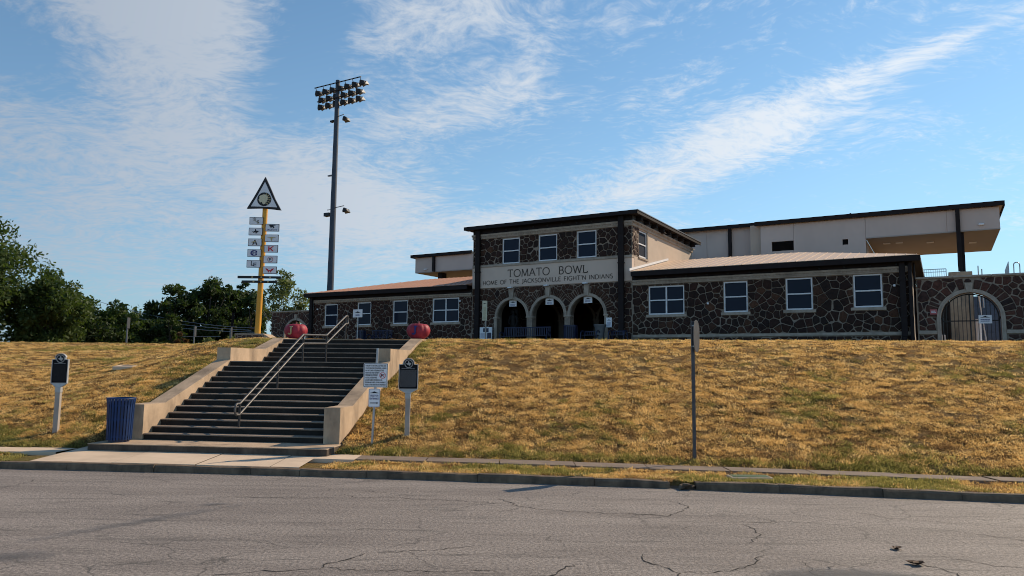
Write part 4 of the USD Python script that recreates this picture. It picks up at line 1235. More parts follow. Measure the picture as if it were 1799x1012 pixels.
# seating deck behind the gate wall: retaining wall and steps
gpart('deck_wall', [([8.0, 2.8, -1.6], [14.44, 6.4, -1.2])], 'dim_stone')
for k in range(15):
    gpart('bleacher_step', [([15.64, 2.8 + .0, -1.4 - .42 * k - .42], [24.5, 3.1 + .26 * k, -1.4 - .42 * k])], 'deck_grey')
gpart('brown_board', [([12.55, 3.1, -1.198], [13.35, 4.7, -1.15])], 'brown_board')
def rails(label, s0, s1, h0, h1, o, n, mat='steel'):
    t = thing('guard_rail', label, 'railing', GO + BU * s0 + UP * h0 - BN * o)
    mb = gmb(); mb.tube([s0, h1, o], [s1, h1, o], .022, n=6); part(t, 'top_rail', mb, M[mat])
    mb = gmb(); mb.tube([s0, (h0 + h1) / 2 + .12, o], [s1, (h0 + h1) / 2 + .12, o], .016, n=6); part(t, 'lower_rail', mb, M[mat])
    for a in np.linspace(s0, s1, n):
        mb = gmb(); mb.tube([a, h0 - 1.5, o], [a, h1, o], .02 if a in (s0, s1) else .009, n=6); part(t, 'post', mb, M[mat])
rails('grey pipe guard rail above the gate wall beside the big column', 12.7, 14.35, 7.25, 7.82, -.2, 16)
for k, (s, h) in enumerate(((15.95, 7.95), (16.12, 7.75))):
    mb = gmb(); mb.tube([s, 5.5, -.6], [s, h, -.6], .03, n=8)
    single('vent_pipe', mb, M['steel'], ('taller' if k == 0 else 'shorter') + ' grey pipe just right of the grandstand column base', 'pipe')
mb = gmb(); t_ = np.linspace(0, np.pi, 9)
mb.path([[17.65, 5.5, -.6]] + [[17.65 + .14 - .14 * math.cos(a), 7.9 + .14 * math.sin(a), -.6] for a in t_] + [[17.93, 5.5, -.6]], .028, 8)
single('ladder_hoop', mb, M['steel'], 'hooped grey pipe showing above the gate wall near the flag', 'rail')
mb = gmb(); mb.hull([[17.35, 5.5, -.6], [17.42, 5.5, -.55], [17.40, 8.1, -.6], [17.43, 8.1, -.58], [17.22, 7.6, -.6]]); single('steel_bracket', mb, M['steel'], 'narrow pointed grey bracket left of the hooped pipe', 'bracket')
fl = thing('flag', 'small folded blue and white flag above the right gate wall', 'flag', GO + BU * 18.7 + UP * 6)
mb = gmb(); mb.tube([18.82, 5.5, -.6], [18.86, 8.3, -.6], .018, n=6); part(fl, 'pole', mb, M['steel'])
v = []; 
for q in np.linspace(0, 1, 9):
    v += [[18.85 - .02, 8.25 - .55 * q, -.6 + .02 * math.sin(9 * q)], [18.85 - .45 * q, 8.22 - .72 * q - .08 * q, -.6 + .09 * math.sin(5 * q + 1)]]
v = np.array(v); f = np.vstack([[[2 * k, 2 * k + 1, 2 * k + 3], [2 * k, 2 * k + 3, 2 * k + 2]] for k in range(8)])
mb = gmb(); mb.add(v, f); part(fl, 'cloth', mb, look('flag_cloth', (.22, .26, .55), (.6, .6, .65), 6, .8))
# things seen through the right gate
mb = fmb(); mb.tube([15.35, 2.8, -1.5], [15.35, 4.15, -1.5], .10, n=12); single('bollard', mb, M['sign_white'], 'white post in sunlight just inside the right gate', 'post', smooth=40)
mb = fmb(); mb.tube([15.62, 2.9, -1.25], [15.40, 5.2, -1.25], .022, n=8); single('flag_staff', mb, M['white_frame'], 'thin leaning white pole inside the right gate', 'pole')
mb = fmb(); mb.box([13.2, 2.8, -3.2], [14.1, 3.55, -3.0], .02); single('white_box', mb, M['sign_white'], 'low white panel in sun at the left foot inside the right gate', 'panel')

# ---------------------------------------------------------------- small lettering helpers
def lab(text, h, M_, o_, centre=True, bold=True, depth=.004, squeeze=None):
    m = meshkit.text_mesh(text, h, depth, bold)
    v = m.vertices.copy()
    w = v[:, 0].max() - v[:, 0].min()
    if squeeze: v[:, 0] *= squeeze / w
    if centre: v[:, 0] -= (v[:, 0].max() + v[:, 0].min()) / 2
    mb = MB(M_, o_); mb.add(v, m.faces)
    return mb

def face_frame(o, yaw, pitch=0.0):
    """Upright board: local x to the right, y up, z towards the viewer; yaw turns it about the vertical."""
    x = np.array([math.cos(yaw), math.sin(yaw), 0])
    z = np.array([math.sin(yaw), -math.cos(yaw), 0])
    return np.column_stack([x, UP, z]), np.asarray(o, float)

def rbox(w, h, r): return sbox(-w / 2 + r, -h / 2 + r, w / 2 - r, h / 2 - r).buffer(r, quad_segs=4)

def stadium_logo(w):
    """Low black arena silhouette used on the boards."""
    return Polygon([(-w / 2, 0), (-w * .22, w * .07), (-w * .2, w * .11), (-w * .09, w * .12), (-w * .08, w * .17), (w * .08, w * .17), (w * .09, w * .12), (w * .2, w * .11), (w * .22, w * .07), (w / 2, 0), (w / 2, -w * .02), (-w / 2, -w * .02)])

def dashes(w, h, rows, seed, fill=.55, wmin=.03, wmax=.12):
    """Rows of word-like strokes too small to read in the photograph."""
    rg = np.random.default_rng(seed); out = []
    for k in range(rows):
        y = h / 2 - (k + .5) * h / rows
        x = -w / 2
        while x < w / 2 - wmin * w:
            l = rg.uniform(wmin, wmax) * w
            x1 = min(x + l, w / 2)
            out.append(sbox(x, y - fill * h / rows / 2, x1, y + fill * h / rows / 2))
            x = x1 + .02 * w
    return out

def dash_mb(shapes, F_, o_, z0=.0, z1=.004, c=(0, 0)):
    mb = MB(F_, o_)
    for q in shapes: mb.prism(affinity.translate(q, *c), z0, z1)
    return mb

# ---------------------------------------------------------------- historical markers
def texas(w):
    P = [(.36, 1), (.56, 1), (.56, .72), (.70, .66), (.86, .64), (.98, .60), (1.0, .40), (.86, .26), (.70, .08), (.68, -.08), (.58, .0), (.52, .18), (.42, .30), (.30, .22), (.20, .30), (.0, .56), (.36, .56)]
    p = (np.array(P) - [.5, .46]) * w
    return Polygon(p)

def marker(label, foot, yaw, zt, plate_w, lit_text):
    t = thing('historical_marker', label, 'marker', foot)
    foot = np.asarray(foot, float)
    W, Hh = plate_w, zt - foot[2]
    F_, o_ = face_frame(foot + UP * Hh, yaw)
    mb = MB(F_, o_)
    ph = .66
    mb.prism(sbox(-.050, -Hh - .3, .050, -ph - .12), -.045, .045); part(t, 'post', mb, M['post_paint'])
    mb = MB(F_, o_); mb.hull([[x, y, z] for x, y, zz in ((-W / 2 + .01, -ph - .001, .03), (W / 2 - .01, -ph - .001, .03), (-.06, -ph - .075, .045), (.06, -ph - .075, .045)) for z in (-zz, zz)]); mb.box([-.06, -ph - .20, -.052], [.06, -ph - .0752, .052], .008); part(t, 'bracket', mb, M['marker_silver'])
    out = Polygon([(-W / 2, -ph), (W / 2, -ph), (W / 2, -.13), (W * .30, -.125)] + [(.125 * math.cos(a), -.115 + .115 * math.sin(a)) for a in np.linspace(.35, math.pi - .35, 12)] + [(-W * .30, -.125), (-W / 2, -.13)])
    mb = MB(F_, o_); mb.prism(out.difference(out.buffer(-.014)), -.025, .035); rim = part(t, 'rim', mb, M['marker_silver'])
    mb = MB(F_, o_); mb.prism(out.buffer(-.013), -.022, .02); pl = part(t, 'plate', mb, M['marker_black'])
    c = Point(0, -.118).buffer(.088, quad_segs=8)
    mb = MB(F_, o_); mb.prism(c.difference(c.buffer(-.012)), .02, .027); mb.prism(affinity.translate(texas(.105), 0, -.118), .02, .027); part(pl, 'medallion', mb, M['marker_silver'])
    mb = dash_mb(dashes(W * .72, .024, 1, 5, .7, .1, .3), F_, o_, .02, .024, (0, -.222)); part(pl, 'title_line', mb, M['marker_text'])
    mb = dash_mb(dashes(W * .84, .37, 17, 6, .45, .03, .10), F_, o_, .02, .023, (0, -.43)); part(pl, 'text', mb, M['marker_text'] if lit_text else M['black'])
marker('black historical marker with silver rim on a post right of the steps', (-2.19, 15.55, .44), .06, 2.10, .41, True)
marker('black historical marker with silver rim on a post left of the blue bin', (-9.97, 16.1, .40), .10, 2.13, .345, False)

# ---------------------------------------------------------------- weapons notice and visitor sign on one post
ps = thing('notice_sign_post', 'steel post with white weapons notice above a visitor entrance sign', 'sign', (-2.87, 15.2, .50))
F_, o_ = face_frame((-2.82, 15.17, 0), .05)
mb = MB(); mb.tube((-2.865, 15.21, .2), (-2.80, 15.21, 2.30), .026, n=10); part(ps, 'post', mb, M['steel'], smooth=40)
bc = (.0, 1.735)
mb = MB(F_, o_); mb.prism(affinity.translate(rbox(.50, .50, .02), *bc), .0, .012); board = part(ps, 'notice_board', mb, M['sign_white'])
fr = affinity.translate(rbox(.485, .485, .02).difference(rbox(.465, .465, .015)), *bc)
mb = MB(F_, o_); mb.prism(fr, .012, .0145); part(board, 'border', mb, M['ink'])
lines = ['PURSUANT TO SECTION 46.03, PENAL CODE', '(PLACES WEAPONS PROHIBITED), A PERSON', 'MAY NOT CARRY A FIREARM OR OTHER', 'WEAPON ON THIS PROPERTY', 'CONFORME A LA SECCION', '46.03 DEL CODIGO PENAL', '(LUGARES ARMAS PROHIBIDAS), UNA', 'PERSONA NO PUEDE LLEVAR UN ARMA DE', 'FUEGO U OTRA ARMA EN ESTA PROPIEDAD']
wid = [.425, .425, .38, .29, .25, .245, .35, .42, .425]
for k, (tx, w) in enumerate(zip(lines, wid)):
    y = bc[1] + .195 - k * .049
    m = lab(tx, .030, F_, o_ + F_ @ np.array([-.213, y - .012, .0122]), centre=False, squeeze=w, depth=.002)
    part(board, 'text_line', m, M['ink'])
mb = MB(F_, o_); mb.box([-.213, bc[1] + .018, .0122], [.05, bc[1] + .022, .014]); part(board, 'rule', mb, M['ink'])
cc = (.145, bc[1] + .0)
circ = Point(*cc).buffer(.064, quad_segs=10)
mb = MB(F_, o_); mb.prism(circ.difference(circ.buffer(-.009)), .0122, .016); mb.prism(LineString([(cc[0] - .042, cc[1] + .042), (cc[0] + .042, cc[1] - .042)]).buffer(.0045), .0122, .016); part(board, 'prohibition_ring', mb, M['ink_red'])
gun = unary_union([sbox(-.038, .004, .036, .022), Polygon([(-.038, .006), (-.018, .006), (-.024, -.036), (-.044, -.036)]), LineString([(-.016, .004), (-.010, -.012), (.004, -.010), (.006, .004)]).buffer(.0025)])
mb = MB(F_, o_); mb.prism(affinity.translate(gun, *cc), .0122, .0145); part(board, 'pistol_symbol', mb, M['ink'])
vc = (-.015, 1.272)
mb = MB(F_, o_); mb.prism(affinity.translate(rbox(.235, .38, .03), *vc), .0, .010); vb = part(ps, 'visitor_board', mb, M['sign_white'])
mb = MB(F_, o_); mb.prism(affinity.translate(rbox(.222, .367, .025).difference(rbox(.212, .357, .02)), *vc), .010, .0115); part(vb, 'border', mb, M['ink_blue'])
mb = MB(F_, o_); mb.prism(affinity.translate(stadium_logo(.185), vc[0], vc[1] + .10), .010, .013); part(vb, 'arena_logo', mb, M['ink'])
for tx, y, w in (('VISITOR', .025, .17), ('ENTRANCE', -.035, .185)):
    part(vb, 'text_line', lab(tx, .036, F_, o_ + F_ @ np.array([vc[0], vc[1] + y, .0102]), squeeze=w, depth=.003), M['ink_blue'])
mb = MB(F_, o_); mb.prism(affinity.translate(unary_union([sbox(-.085, -.008, .055, .008), Polygon([(.05, -.022), (.088, 0), (.05, .022)])]), vc[0], vc[1] - .105), .010, .013); part(vb, 'arrow', mb, M['ink'])

# ---------------------------------------------------------------- road sign seen edge on, right lawn
py = 14.0
rs = thing('road_sign', 'grey road sign on a tall post seen edge on in the right lawn', 'sign', (3.50, py, .25))
mb = MB(); mb.box([3.474, py - .03, -.1], [3.534, py + .03, 2.86], .006); part(rs, 'post', mb, M['sign_back'])
yaw = math.radians(63)
F_, o_ = face_frame((3.545, py, 2.575), yaw)
mb = MB(F_, o_); mb.prism(rbox(.50, .62, .22), .03, .036); part(rs, 'sign_plate', mb, M['sign_back'])
for y in (-.2, .2):
    mb = MB(F_, o_); mb.box([-.05, y - .012, -.06], [.05, y + .012, .03]); part(rs, 'bracket', mb, M['steel'])

# ---------------------------------------------------------------- blue litter bin
bc_ = np.array([-8.18, 15.36, .30])
tb = thing('litter_bin', 'blue steel slat litter bin with flared rim at the foot of the steps', 'bin', bc_)
nS = 26
for k in range(nS):
    a = 2 * np.pi * k / nS
    d_ = np.array([math.cos(a), math.sin(a), 0]); tz = np.array([-math.sin(a), math.cos(a), 0])
    mb = MB()
    prof = [(.232, .05), (.245, .55), (.252, .76), (.266, .86), (.272, .90)]
    lean = lambda h: np.array([-.035 + .06 * h * 0, 0, 0]) * 0
    for (r0, h0), (r1, h1) in zip(prof[:-1], prof[1:]):
        pts = []
        for r, h in ((r0, h0), (r1, h1)):
            for s in (-.024, .024):
                for q in (0, .008):
                    pts.append(bc_ + d_ * (r + q) + tz * s * (r / .30) + UP * h)
        mb.hull(pts)
    part(tb, 'slat', mb, M['blue_metal'])
for r, h in ((.226, .10), (.237, .45), (.245, .74)):
    mb = MB(); mb.lathe([(r - .006, h), (r + .006, h), (r + .006, h + .04), (r - .006, h + .04), (r - .006, h)], bc_, 40); part(tb, 'hoop', mb, M['blue_metal'], smooth=40)
mb = MB(); mb.lathe([(.265 + .014 * math.cos(q), .90 + .014 * math.sin(q)) for q in np.linspace(0, 2 * np.pi, 9)], bc_, 40); part(tb, 'rim', mb, M['blue_metal'], smooth=True)
mb = MB(); mb.lathe([(0, .06), (.21, .06), (.228, .84), (.226, .86), (0, .82)], bc_, 32); part(tb, 'liner', mb, M['navy_metal'], smooth=40)
mb = MB(); mb.lathe([(0, .0), (.20, .0), (.20, .058), (0, .058)], bc_, 24); part(tb, 'base', mb, M['navy_metal'])
# ---------------------------------------------------------------- under the arches
def hung_sign(label, s, h, w=.50, hh=.36, o=-.10):
    t = thing('hanging_sign', label, 'sign', fpt(s, h, o))
    mb = fmb(); mb.box([s - w / 2, h - hh / 2, o - .012], [s + w / 2, h + hh / 2, o]); b = part(t, 'board', mb, M['sign_white'])
    F2, o2 = FM, fpt(s, h, o)
    part(b, 'arena_logo', dash_mb([stadium_logo(w * .74)], F2, o2, .001, .004, (0, .04)), M['ink'])
    part(b, 'text', dash_mb(dashes(w * .7, .11, 2, int(s * 10) % 97, .45, .1, .3), F2, o2, .001, .004, (0, -.08)), M['ink_blue'])
    for q in (-.2, .2):
        mb = fmb(); mb.tube([s + q, h + hh / 2, o - .006], [s + q, h + hh / 2 + .25, o - .006], .006, n=5); part(t, 'hanger', mb, M['black'])
hung_sign('white arena sign hanging in the left arch, above the statue', -7.39, 5.50)
hung_sign('white arena sign hanging in the middle arch', -4.99, 5.53)
hung_sign('white arena sign hanging in the right arch', -2.62, 5.54)
def wall_sign(name, label, s0, s1, h0, h1, o, rows=4, logo=True, mat='sign_white'):
    t = thing(name, label, 'sign', fpt((s0 + s1) / 2, h0, o))
    mb = fmb(); mb.box([s0, h0, o - .015], [s1, h1, o]); b = part(t, 'board', mb, M[mat])
    c = fpt((s0 + s1) / 2, (h0 + h1) / 2, o); w, h = s1 - s0, h1 - h0
    if logo: part(b, 'arena_logo', dash_mb([stadium_logo(w * .75)], FM, c, .001, .004, (0, h * .22)), M['ink'])
    part(b, 'text', dash_mb(dashes(w * .7, h * .4, rows, 3, .4, .15, .4), FM, c, .001, .004, (0, -h * .12)), M['ink_blue'])
wall_sign('wall_sign', 'narrow white arena notice on the stone pier right of the right arch', -1.47, -1.14, 4.0, 4.52, .09)
wall_sign('wall_sign', 'white arena board fixed to the right iron gate', 15.32, 15.79, 3.90, 4.25, -.27, 2)
t = thing('red_plaque', 'faded red plaque on the stone left of the right gate', 'plaque', fpt(13.69, 4.3, -.02))
mb = fmb(); mb.box([13.56, 4.31, -.06], [13.83, 4.53, -.04]); b = part(t, 'plate', mb, M['pale_red'])
part(b, 'text', dash_mb(dashes(.18, .12, 2, 4, .5, .2, .5), FM, fpt(13.695, 4.42, -.04), .001, .003), M['sign_grey'])
ib = thing('notice_case', 'white notice board with dark panels by the left down pipe of the tower', 'notice board', fpt(-8.97, 3.2, .3))
mb = fmb(); mb.box([-9.40, 3.42, .26], [-8.55, 4.13, .30], .01); b = part(ib, 'board', mb, M['sign_white'])
for s in (-9.3, -8.65):
    mb = fmb(); mb.box([s - .03, 2.8, .22], [s + .03, 4.05, .255]); part(ib, 'leg', mb, M['steel'])
for a in ((-9.16, -8.78, 3.84, 4.07), (-8.88, -8.60, 3.46, 3.80)):
    mb = fmb(); mb.box([a[0], a[2], .301], [a[1], a[3], .306]); part(b, 'dark_panel', mb, M['navy_metal'])
part(b, 'text', dash_mb(dashes(.40, .30, 5, 8, .3, .2, .6), FM, fpt(-9.14, 3.64, .30), .001, .004), M['ink_blue'])
vs = thing('vertical_sign', 'tall narrow cream sign on a post before the left arch', 'sign', fpt(-8.55, 3.1, 1.0))
mb = fmb(); mb.box([-8.58, 2.9, .97], [-8.50, 5.55, 1.03], .01); part(vs, 'post', mb, M['post_paint'])
mb = fmb(); mb.box([-8.76, 4.46, 1.032], [-8.43, 5.60, 1.05]); b = part(vs, 'board', mb, M['cream'])
part(b, 'arena_logo', dash_mb([stadium_logo(.26)], FM, fpt(-8.595, 5.43, 1.05), .001, .004), M['ink'])
part(b, 'text', dash_mb([affinity.rotate(q, 90, origin=(0, 0)) for q in dashes(.72, .16, 2, 12, .4, .05, .15)], FM, fpt(-8.595, 4.9, 1.05), .001, .004), M['ink_gold'])

def bench(label, s0, s1, o, foot=3.12, hgt=.9, back=True, mat='navy_metal'):
    t = thing('bench', label, 'bench', fpt((s0 + s1) / 2, foot, o))
    n = max(5, int((s1 - s0) / .11))
    if back:
        for a in np.linspace(s0 + .05, s1 - .05, n):
            mb = fmb(); mb.box([a - .022, foot + .42, o - .34], [a + .022, foot + hgt, o - .325]); part(t, 'back_slat', mb, M[mat])
        mb = fmb(); mb.box([s0, foot + hgt, o - .36], [s1, foot + hgt + .05, o - .31], .012); part(t, 'top_rail', mb, M[mat])
    for k in range(6):
        mb = fmb(); mb.box([s0 + .03, foot + .42, o - .27 + .07 * k], [s1 - .03, foot + .445, o - .215 + .07 * k]); part(t, 'seat_slat', mb, M[mat])
    for s in (s0, s1):
        q = np.linspace(0, np.pi, 11)
        pts = [[s, foot, o - .30]] + [[s, foot + .45 + .22 * math.sin(a) , o - .05 - .25 * math.cos(a)] for a in q] + [[s, foot, o + .20]]
        mb = fmb(); mb.path(pts, .03, 8); part(t, 'arm_frame', mb, M[mat], smooth=40)
bench('long dark blue slat bench in front of the left and middle arches', -7.55, -4.55, .9)
bench('dark blue bench with looped arms under the left wing windows', -17.6, -15.9, .75)
bench('small dark bench with looped arms before the right arch', -2.45, -1.55, 1.0, hgt=.62)
bench('small dark bench with looped arms by the right down pipe', -.95, -.10, .8, hgt=.62)
def slat_can(label, s, o, r, hgt, mat, nS=22):
    c = fpt(s, 3.12, o); t = thing('litter_bin', label, 'bin', c)
    for k in range(nS):
        a = 2 * np.pi * k / nS; d_ = np.array([math.cos(a), math.sin(a), 0]); tz = np.array([-math.sin(a), math.cos(a), 0])
        mb = MB(); mb.hull([c + d_ * (r + q) + tz * w + UP * h for q in (0, .012) for w in (-.028, .028) for h in (.05, hgt)]); part(t, 'slat', mb, M[mat])
    for h in (.08, hgt):
        mb = MB(); mb.lathe([(r - .02, h), (r + .022, h), (r + .022, h + .045), (r - .02, h + .045), (r - .02, h)], c, 28); part(t, 'hoop', mb, M[mat])
    mb = MB(); mb.lathe([(0, .03), (r - .04, .03), (r - .04, hgt - .05), (0, hgt - .05)], c, 20); part(t, 'liner', mb, M['black'])
slat_can('dark blue slat litter bin before the column right of the middle arch', -3.25, .75, .36, .95, 'navy_metal')
slat_can('dark blue slat litter bin on the walk behind the top step', -17.75, 1.3, .30, .85, 'navy_metal')
c = fpt(-1.62, 3.12, .55); t = thing('planter', 'tall grey urn planter beside the right arch', 'planter', c)
mb = MB(); mb.lathe([(0, 0), (.16, 0), (.20, .3), (.27, .85), (.34, .95), (.34, 1.02), (.29, 1.02), (.26, .9), (0, .9)], c, 24); part(t, 'bowl', mb, M['lamp_grey'], smooth=40)
ls = thing('post_sign', 'white arena sign on a grey post under the left wing windows', 'sign', fpt(-17.9, 3.1, 2.2))
mb = fmb(); mb.box([-17.77, 2.8, 1.6], [-17.69, 5.1, 1.66], .01); part(ls, 'post', mb, M['steel'])
mb = fmb(); mb.box([-18.12, 4.83, 1.662], [-17.34, 5.33, 1.68]); b = part(ls, 'board', mb, M['sign_white'])
part(b, 'arena_logo', dash_mb([stadium_logo(.5)], FM, fpt(-17.73, 5.12, 1.68), .001, .005), M['ink'])
part(b, 'text', dash_mb(dashes(.36, .12, 2, 3, .5, .1, .3), FM, fpt(-17.73, 4.96, 1.68), .001, .005), M['ink_blue'])
af = fpt(-17.9, 2.9, 2.6)
mb = fmb(); mb.hull([[-18.05, 3.0, 2.5], [-17.7, 3.0, 2.5], [-18.0, 3.30, 2.42], [-17.66, 3.34, 2.42], [-18.05, 3.0, 2.46], [-17.7, 3.0, 2.46]]); single('white_card', mb, M['sign_white'], 'small tilted white card at the foot of the post sign', 'card')

# dark statue in the left arch: one continuous figure
import manifold3d as m3
def limb(p, q, r0, r1):
    s0 = m3.Manifold.sphere(r0, 20).translate(list(map(float, p))); s1 = m3.Manifold.sphere(r1, 20).translate(list(map(float, q)))
    return m3.Manifold.batch_hull([s0, s1])
J = lambda s, h, o: np.array([s, h, o])
b_ = [limb(J(-.10, .08, 0), J(-.09, .48, .02), .075, .085), limb(J(-.09, .48, .02), J(-.07, .92, 0), .09, .12), limb(J(.11, .08, .05), J(.10, .48, .05), .075, .085), limb(J(.10, .48, .05), J(.07, .92, 0), .09, .12),
      limb(J(-.10, .05, .02), J(-.11, .04, .16), .05, .04), limb(J(.11, .05, .06), J(.12, .04, .2), .05, .04),
      limb(J(0, .95, 0), J(0, 1.2, 0), .17, .16), limb(J(0, 1.2, 0), J(0, 1.40, 0), .17, .17), limb(J(-.15, 1.42, 0), J(.15, 1.42, 0), .09, .09), limb(J(0, 1.42, 0), J(0, 1.60, .02), .07, .065), limb(J(0, 1.62, .03), J(0, 1.72, .03), .10, .105),
      limb(J(-.21, 1.40, 0), J(-.30, 1.14, .03), .075, .06), limb(J(-.30, 1.14, .03), J(-.16, .98, .18), .058, .045), limb(J(.21, 1.40, 0), J(.29, 1.14, .05), .075, .06), limb(J(.29, 1.14, .05), J(.27, .90, .16), .058, .045),
      limb(J(-.13, .97, .20), J(-.08, .96, .24), .04, .03), limb(J(.27, .87, .17), J(.27, .80, .20), .04, .03), limb(J(0, 1.65, .12), J(0, 1.63, .15), .022, .018)]
# feather crown: fanned plumes round the head and down the back
for a in np.linspace(-1.9, 1.9, 15):
    d_ = J(math.sin(a), math.cos(a), -.25)
    b_.append(limb(J(0, 1.68, -.02) + .08 * d_, J(0, 1.68, -.02) + .27 * d_, .030, .022))
for k in range(7):
    b_.append(limb(J(-.14 - .01 * k, 1.6 - .12 * k, -.12), J(-.22 - .012 * k, 1.48 - .12 * k, -.17), .04, .022)); b_.append(limb(J(.14 + .01 * k, 1.6 - .12 * k, -.12), J(.22 + .012 * k, 1.48 - .12 * k, -.17), .04, .022))
fig = m3.Manifold.batch_boolean(b_, m3.OpType.Add).refine_to_length(.045)
fm = fig.to_mesh(); tm = trimesh.Trimesh(fm.vert_properties[:, :3], fm.tri_verts, process=False)
trimesh.smoothing.filter_taubin(tm, iterations=6)
sc_ = np.array([1, 1, 1.0])
st_o = fpt(-7.72, 3.36, -.75)
stt = thing('statue', 'dark bronze standing figure in a feather headdress in the left arch', 'statue', fpt(-7.72, 3.15, -.75))
mb = MB(FM, st_o); mb.add(np.array(tm.vertices) * 1.0, tm.faces); part(stt, 'figure', mb, M['bronze'], smooth=True)
mb = fmb(); mb.box([-8.05, 3.15, -1.1], [-7.39, 3.37, -.42], .02); part(stt, 'plinth', mb, M['dark_metal'])

# ---------------------------------------------------------------- pylon sign
PX, PY = -14.15, 42.0
pyl = thing('pylon_sign', 'tall yellow pole sign with team boards and a triangle on top', 'sign', (PX - .1, PY, 3.3))
mb = MB(); mb.tube((-14.74, PY, 3.2), (-14.62, PY, 10.95), .17, .15, n=16); part(pyl, 'pole', mb, M['yellow'], smooth=40)
F_, o_ = face_frame((-14.62, PY - .2, 10.9), .02)
tri = Polygon([(-1.0, .02), (1.0, -.03), (.0, 1.93)])
tri = Polygon([(-1.0, .02), (0, .05), (1.0, -.05), (.62, .62), (.36, 1.2), (.0, 1.93), (-.36, 1.2), (-.66, .62)])
mb = MB(F_, o_); mb.prism(tri, -.1, .05); tb_ = part(pyl, 'triangle_board', mb, M['ink'])
mb = MB(F_, o_); mb.prism(Polygon([(-.76, .15), (.77, .11), (.40, .80), (0, 1.62), (-.40, .80)]), .05, .062); part(tb_, 'face', mb, M['sign_grey'])
disc = Point(0, .58).buffer(.41, quad_segs=12)
mb = MB(F_, o_); mb.prism(disc, .062, .07); part(tb_, 'emblem_disc', mb, M['ink'])
prof_ = Polygon([(-.33, .52), (-.27, .60), (-.30, .70), (-.22, .78), (-.14, .80), (-.05, .84), (.07, .83), (.17, .76), (.22, .66), (.17, .62), (.24, .55), (.16, .50), (.20, .42), (.10, .38), (.08, .28), (-.02, .24), (-.10, .30), (-.12, .38), (-.24, .36), (-.28, .42)])
mb = MB(F_, o_); mb.prism(affinity.translate(prof_, -.0, .03), .07, .076); part(tb_, 'emblem', mb, M['cream'])
mb = MB(F_, o_)
for a, r0, r1 in ((20, .26, .36), (45, .27, .36), (-5, .28, .36), (-30, .28, .36), (68, .27, .35), (-55, .28, .36)):
    ca, sa = math.cos(math.radians(a)), math.sin(math.radians(a)); mb.prism(LineString([(r0 * ca, .58 + r0 * sa), (r1 * ca, .58 + r1 * sa)]).buffer(.028), .07, .075)
part(tb_, 'feathers', mb, M['ink_gold'])
ZL = [10.20, 9.56, 8.92, 8.29, 7.65]; ZR = [9.80, 9.17, 8.55, 7.92, 7.29]
def panel(x, z, kind):
    lean = (z - 7.1) * .016
    F2, o2 = face_frame((x + lean - .05, PY - .22, z), .02)
    mb = MB(F2, o2); mb.prism(rbox(.80, .44, .01), -.06, .0); p = part(pyl, 'team_board', mb, M['ink'])
    mb = MB(F2, o2); mb.prism(rbox(.75, .39, .01), .0, .008); part(p, 'face', mb, M['sign_grey'])
    def tx(s, h, c, mat, sq=None): part(p, 'letters', lab(s, h, F2, o2 + F2 @ np.array([c[0], c[1], .009]), squeeze=sq, depth=.006), M[mat])
    def sh(q, mat, name='emblem'): part(p, name, dash_mb([q], F2, o2, .008, .014), M[mat])
    if kind == 'SS': tx('S', .17, (-.10, .0), 'ink'); tx('S', .17, (.10, -.15), 'ink'); part(p, 'accent', dash_mb([LineString([(-.14, .02), (.16, -.13)]).buffer(.012)], F2, o2, .0145, .016), M['ink_gold'])
    if kind == 'bird': sh(unary_union([affinity.translate(affinity.scale(texas(.26), 1, 1), 0, .0), Polygon([(.0, -.02), (.22, .05), (.12, -.06)]), Polygon([(-.22, .02), (-.05, -.05), (-.12, -.08)])]), 'ink')
    if kind == 'A': tx('A', .28, (.0, -.14), 'ink', .30); part(p, 'accent', dash_mb([LineString([(-.17, .0), (.02, .06)]).buffer(.03)], F2, o2, .0145, .017), M['ink_gold'])
    if kind == 'HC':
        tx('C', .30, (-.02, -.15), 'ink_blue', .40); tx('H', .27, (.02, -.135), 'ink_blue', .24)
    if kind == 'LE': tx('L', .25, (-.07, -.10), 'ink', .15); tx('E', .20, (.08, -.14), 'navy_metal', .18)
    if kind == 'cat':
        sh(Polygon([(-.18, .17), (.17, .17), (.19, .12), (.06, .12), (.10, .06), (.13, .0), (.02, -.05), (.06, .04), (-.02, .02), (-.07, -.06), (-.10, .02), (-.13, .06), (-.17, .10)]), 'ink'); tx('WILDCATS', .07, (.0, -.165), 'ink_blue', .56)
    if kind == 'horn': sh(unary_union([Polygon([(-.28, .06), (-.12, .05), (-.05, .07), (.05, .07), (.12, .05), (.28, .08), (.12, .0), (.06, .02), (.04, -.08), (.02, -.15), (-.02, -.15), (-.04, -.08), (-.06, .02), (-.12, .0)])]), 'ink_gold')
    if kind == 'K': tx('K', .28, (0, -.14), 'ink_red', .32)
    if kind == 'P':
        c = Point(0, 0).buffer(.16, quad_segs=8); sh(c.difference(c.buffer(-.03)), 'pale_red'); tx('P', .15, (0, -.075), 'ink', .13)
    if kind == 'wing': sh(unary_union([Polygon([(-.24, .12), (-.10, .06), (-.07, .0), (.07, .0), (.10, .06), (.24, .12), (.20, .02), (.10, -.06), (.06, -.16), (.03, -.06), (-.03, -.06), (-.06, -.16), (-.10, -.06), (-.20, .02)])]), 'ink_red')
for z, k in zip(ZL, ('SS', 'bird', 'A', 'HC', 'LE')): panel(-15.04, z, k)
for z, k in zip(ZR, ('cat', 'horn', 'K', 'P', 'wing')): panel(-14.08, z, k)
